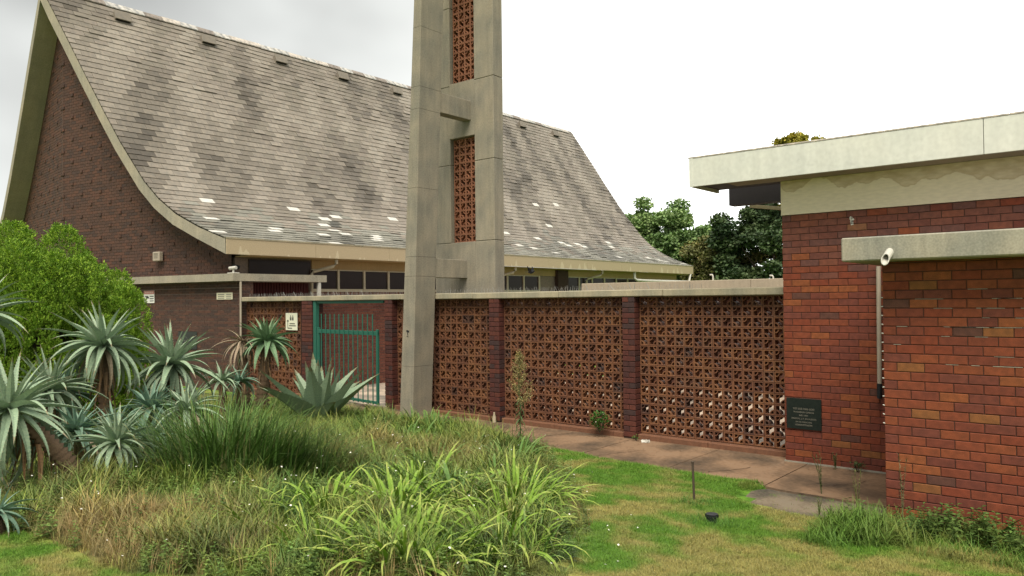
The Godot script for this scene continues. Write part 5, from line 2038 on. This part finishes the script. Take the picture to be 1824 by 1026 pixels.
func build_conifer() -> void:
	var cx := -14.32
	var cz := -4.97
	var t := thing("conifer_bush", "rounded bright yellow-green conifer bush behind the aloes", "conifer", Vector3(cx, 0.1, cz))
	var tr := Geo.new()
	tr.tube([Vector3(0, -0.1, 0), Vector3(0, 1.2, 0), Vector3(0.05, 2.4, 0)], [0.14, 0.10, 0.04], 8)
	part("trunk", tr.mesh(mats.bark), t)
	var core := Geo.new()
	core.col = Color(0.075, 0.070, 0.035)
	var lobes := []
	var right := Vector3(0.769, 0, -0.639)
	# flame-shaped lobes over a dome
	var spec := [[-0.30, 2.55, 0.52, 0.85], [0.33, 2.50, 0.46, 0.82], [-0.95, 2.1, 0.45, 0.7], [0.85, 2.0, 0.45, 0.75], [0.05, 2.1, 0.55, 0.8]]
	for s in spec:
		lobes.append([right * s[0] + Vector3(0, s[1], 0) + Vector3(rng.randf_range(-0.15, 0.15), 0, rng.randf_range(-0.1, 0.3)), s[2], s[3]])
	for i in 82:
		var az := i * 2.39996
		var y := 0.10 + 2.2 * fmod(i * 0.7548 + rng.randf() * 0.1, 1.0)
		var rr := 1.22 * sqrt(maxf(0.05, 1.0 - pow((y - 0.75) / 2.35, 2)))
		lobes.append([Vector3(sin(az) * rr, y, cos(az) * rr) * rng.randf_range(0.92, 1.10), rng.randf_range(0.22, 0.36), rng.randf_range(0.42, 0.68)])
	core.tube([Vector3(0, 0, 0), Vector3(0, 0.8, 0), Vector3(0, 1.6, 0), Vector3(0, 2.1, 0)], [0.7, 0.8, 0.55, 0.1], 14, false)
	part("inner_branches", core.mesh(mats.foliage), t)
	var g := Geo.new()
	for l in lobes:
		var c: Vector3 = l[0]
		var lr: float = l[1]
		var lh: float = l[2]
		var plumes := int(720 * lr * lh / 0.2)
		for k in plumes:
			var v := rng.randf_range(-0.8, 1.0)
			var az := rng.randf() * TAU
			var out := Vector3(sin(az), 0, cos(az))
			var p := c + out * sqrt(maxf(0.0, 1.0 - v * v)) * lr * rng.randf_range(0.72, 0.97) * (1.0 if v < 0.0 else lerpf(1.0, 0.75, v)) + Vector3(0, v * lh, 0)
			if Vector3(p.x, 0, p.z).length() < 0.6 and p.y < 1.8:
				continue
			var d := (out * rng.randf_range(0.25, 0.8) + Vector3(0, rng.randf_range(0.6, 1.1), 0) + Vector3(rng.randf() - 0.5, 0, rng.randf() - 0.5) * 0.7).normalized()
			var ln := rng.randf_range(0.05, 0.13)
			var tone := vary(Color(0.17, 0.33, 0.030).lerp(Color(0.37, 0.56, 0.055), pow(rng.randf(), 1.3)), 0.12)
			var n := int(13 * ln / 0.09)
			for i in n:
				var tt := rng.randf()
				var q := p + d * ln * tt + Vector3(rng.randfn(), rng.randfn(), rng.randfn()) * 0.018 * (1.15 - tt)
				var e := (d + Vector3(rng.randf() - 0.5, rng.randf() - 0.5, rng.randf() - 0.5) * 1.1).normalized() * rng.randf_range(0.020, 0.042)
				var s := e.cross(Vector3(rng.randf() - 0.5, rng.randf() - 0.5, rng.randf() - 0.5)).normalized() * e.length() * 0.26
				g.col = vary(tone, 0.14)
				g.q(q - s * 0.6, q + e * 0.5 + s, q + e, q + e * 0.5 - s)
	part("foliage", g.mesh(mats.foliage), t)

# ------------------------------------------------------------------ trees behind
func tree(label: String, base: Vector3, clumps: Array, trunk_r: float, c0: Color, c1: Color, leaf: float, per: int) -> void:
	var t := thing("leafy_tree", label, "tree", base, "trees beyond the church")
	var tr := Geo.new()
	var top := Vector3.ZERO
	for k in clumps:
		top += k[0] as Vector3
	top /= clumps.size()
	var fork := Vector3(top.x * 0.4, top.y * 0.5, top.z * 0.4)
	tr.tube([Vector3(0, -0.3, 0), fork * 0.5 + Vector3(0.1, 0, 0), fork], [trunk_r, trunk_r * 0.8, trunk_r * 0.65], 9)
	for k in clumps:
		var e: Vector3 = k[0]
		tr.tube([fork - Vector3(0, 0.2, 0), fork.lerp(e, 0.5) + Vector3(rng.randf_range(-0.2, 0.2), -0.2, 0), e], [trunk_r * 0.4, trunk_r * 0.25, 0.03], 6, false)
	part("trunk", tr.mesh(mats.bark), t)
	var g := Geo.new()
	var nf := noise(rng.randi() % 1000, 0.25, 3)
	for k in clumps:
		var c: Vector3 = k[0]
		var r: float = k[1]
		# sub-clumps give an uneven outline
		for m in 22:
			var sc := c + Vector3(rng.randfn(), rng.randfn() * 0.75, rng.randfn()).normalized() * r * rng.randf_range(0.2, 1.08)
			var sr := r * rng.randf_range(0.20, 0.50)
			var tone := rng.randf()
			for i in int(per * 0.8):
				var d := Vector3(rng.randfn(), rng.randfn(), rng.randfn()).normalized()
				var p := sc + d * sr * pow(rng.randf(), 0.5) * Vector3(1, 0.7, 1)
				var u := Vector3(rng.randfn(), rng.randfn() * 0.6, rng.randfn()).normalized() * leaf * rng.randf_range(0.6, 1.25)
				var s := u.cross(Vector3(rng.randfn(), rng.randfn() + 1.0, rng.randfn())).normalized() * leaf * 0.32
				g.col = vary(c0.lerp(c1, clampf(tone * 0.7 + 0.3 * nf.get_noise_3d(p.x * 4, p.y * 4, p.z * 4) + 0.1, 0, 1)), 0.22)
				g.q(p, p + u * 0.5 + s, p + u, p + u * 0.5 - s)
	part("crown", g.mesh(mats.foliage), t)

func build_trees() -> void:
	tree("mid green spreading tree just beyond the far end of the church", Vector3(-24.4, 0, -44.7), [[Vector3(-1.6, 7.0, 0), 2.1], [Vector3(0.6, 6.4, -0.8), 2.0], [Vector3(2.3, 6.0, 0.4), 1.9], [Vector3(-0.4, 4.6, 0.5), 2.2], [Vector3(2.4, 3.9, 0.2), 2.0], [Vector3(-2.6, 4.6, 1.0), 2.0], [Vector3(4.0, 4.4, -0.2), 1.4]], 0.28, Color(0.20, 0.33, 0.12), Color(0.34, 0.48, 0.18), 0.24, 560)
	tree("dark bushy tree next to the hall corner", Vector3(-15.6, 0, -41.6), [[Vector3(-0.4, 6.9, 0), 1.7], [Vector3(1.9, 6.8, 0), 2.1], [Vector3(-2.1, 5.4, 0.6), 1.5], [Vector3(1.0, 4.6, 0.5), 2.2], [Vector3(3.0, 4.3, 0), 2.0], [Vector3(-1.5, 3.3, 0.4), 1.7], [Vector3(1.2, 2.6, 1.0), 1.8]], 0.26, Color(0.062, 0.108, 0.052), Color(0.135, 0.20, 0.078), 0.23, 560)
	tree("olive brown tree between the green one and the dark one", Vector3(-19.6, 0, -42.6), [[Vector3(0, 4.9, 0), 1.6], [Vector3(1.2, 4.2, 0.5), 1.5], [Vector3(-1.3, 3.6, 0.2), 1.5], [Vector3(0.5, 2.6, 0.6), 1.6]], 0.2, Color(0.15, 0.17, 0.06), Color(0.29, 0.26, 0.09), 0.20, 400)
	tree("tall tree with yellow leaves rising behind the hall roof", Vector3(-15.2, 0, -45.4), [[Vector3(-1.0, 11.4, 0), 0.75], [Vector3(0.1, 10.8, 0.3), 0.85], [Vector3(0.6, 9.2, 0), 1.4], [Vector3(-0.9, 6.6, 2.0), 0.8], [Vector3(-0.3, 4.5, 2.6), 0.9]], 0.2, Color(0.34, 0.32, 0.045), Color(0.60, 0.50, 0.07), 0.19, 240)

# ------------------------------------------------------------------ sky
func sky_image() -> Image:
	var w := 1024
	var h := 512
	var im := Image.create(w, h, false, Image.FORMAT_RGBF)
	var f := noise(5, 1.1, 5)
	var sun := Vector3(-0.16, 0.50, -0.85).normalized()
	for y in h:
		var el := PI * (0.5 - (y + 0.5) / h)
		for x in w:
			var az := TAU * ((x + 0.5) / w)
			var d := Vector3(sin(az) * cos(el), sin(el), -cos(az) * cos(el))
			if el < -0.02:
				im.set_pixel(x, y, Color(0.30, 0.29, 0.26))
				continue
			var n := f.get_noise_3d(d.x * 1.6, d.y * 2.6, d.z * 1.6)
			var lobe := exp(-pow(acos(clampf(d.dot(sun), -1, 1)) / 0.40, 2))
			var hor := exp(-pow(el / 0.20, 2))
			var b := SKY_BASE + 0.13 * n + 1.3 * lobe + 0.20 * hor
			var grey := clampf(1.0 - lobe * 1.6, 0, 1)
			im.set_pixel(x, y, Color(b * lerpf(1.0, 0.955, grey), b * lerpf(0.995, 0.98, grey), b * lerpf(0.95, 0.955, grey)))
	return im

const SKY_BASE := 0.175

func _ready() -> void:
	rng.seed = 20240611
	n_patch = noise(3, 0.02, 3)
	n_small = noise(4, 0.02, 2)
	slate_n = noise(9, 0.012, 4)
	# camera
	var cam := Camera3D.new()
	cam.name = "camera"
	cam.fov = 41.16
	cam.near = 0.05
	cam.far = 900.0
	var basis_ := Basis(Vector3.UP, deg_to_rad(39.75)) * Basis(Vector3.RIGHT, deg_to_rad(0.936)) * Basis(Vector3(0, 0, 1), deg_to_rad(-0.589))
	cam.transform = Transform3D(basis_, Vector3(0, 2.15, 0))
	add_child(cam)
	cam.current = true
	# sky and exposure
	var env := Environment.new()
	env.background_mode = Environment.BG_SKY
	var sky := Sky.new()
	var pan := PanoramaSkyMaterial.new()
	pan.panorama = ImageTexture.create_from_image(sky_image())
	sky.sky_material = pan
	env.sky = sky
	env.tonemap_mode = Environment.TONE_MAPPER_LINEAR
	env.tonemap_exposure = 3.3
	env.sdfgi_enabled = true
	env.ssao_enabled = true
	env.ssil_enabled = true
	var we := WorldEnvironment.new()
	we.name = "environment"
	we.environment = env
	add_child(we)
	# veiled sun, high on the right
	var sun := DirectionalLight3D.new()
	sun.name = "sun"
	sun.light_color = Color(1.0, 0.965, 0.90)
	sun.light_energy = 0.5
	sun.light_angular_distance = 38.0
	sun.shadow_enabled = true
	add_child(sun)
	sun.look_at_from_position(Vector3(0.27, 0.82, 0.44) * 50.0, Vector3.ZERO)
	# everything else
	make_materials()
	more_materials()
	make_leaves()
	build_ground()
	print("ground")
	build_church(cam.transform)
	print("church")
	build_screen_wall()
	build_gate()
	build_tower()
	build_hall()
	build_walkway()
	build_fittings()
	print("buildings")
	build_trees()
	build_aloes()
	build_plants()
	print("plants")
	build_grass(cam.transform)
	print("done")

func more_materials() -> void:
	stdmat("mortar_gable", lin(0.17, 0.115, 0.095), 0.95, "grain", 2.0)
	stdmat("cream_stained", lin(0.60, 0.50, 0.36), 0.85, "damp", 0.16)
	stdmat("ceiling_board", lin(0.40, 0.33, 0.26), 0.8, "plaster", 0.6)
	stdmat("rust_white", lin(0.60, 0.54, 0.48), 0.7, "damp", 1.3)
	stdmat("grey_felt", lin(0.20, 0.185, 0.17), 0.9, "concrete", 1.0)
	stdmat("cream_wall", lin(0.52, 0.44, 0.33), 0.85, "plaster", 0.5)
	stdmat("brick_plain", lin(0.13, 0.06, 0.045), 0.9, "grain", 1.0)
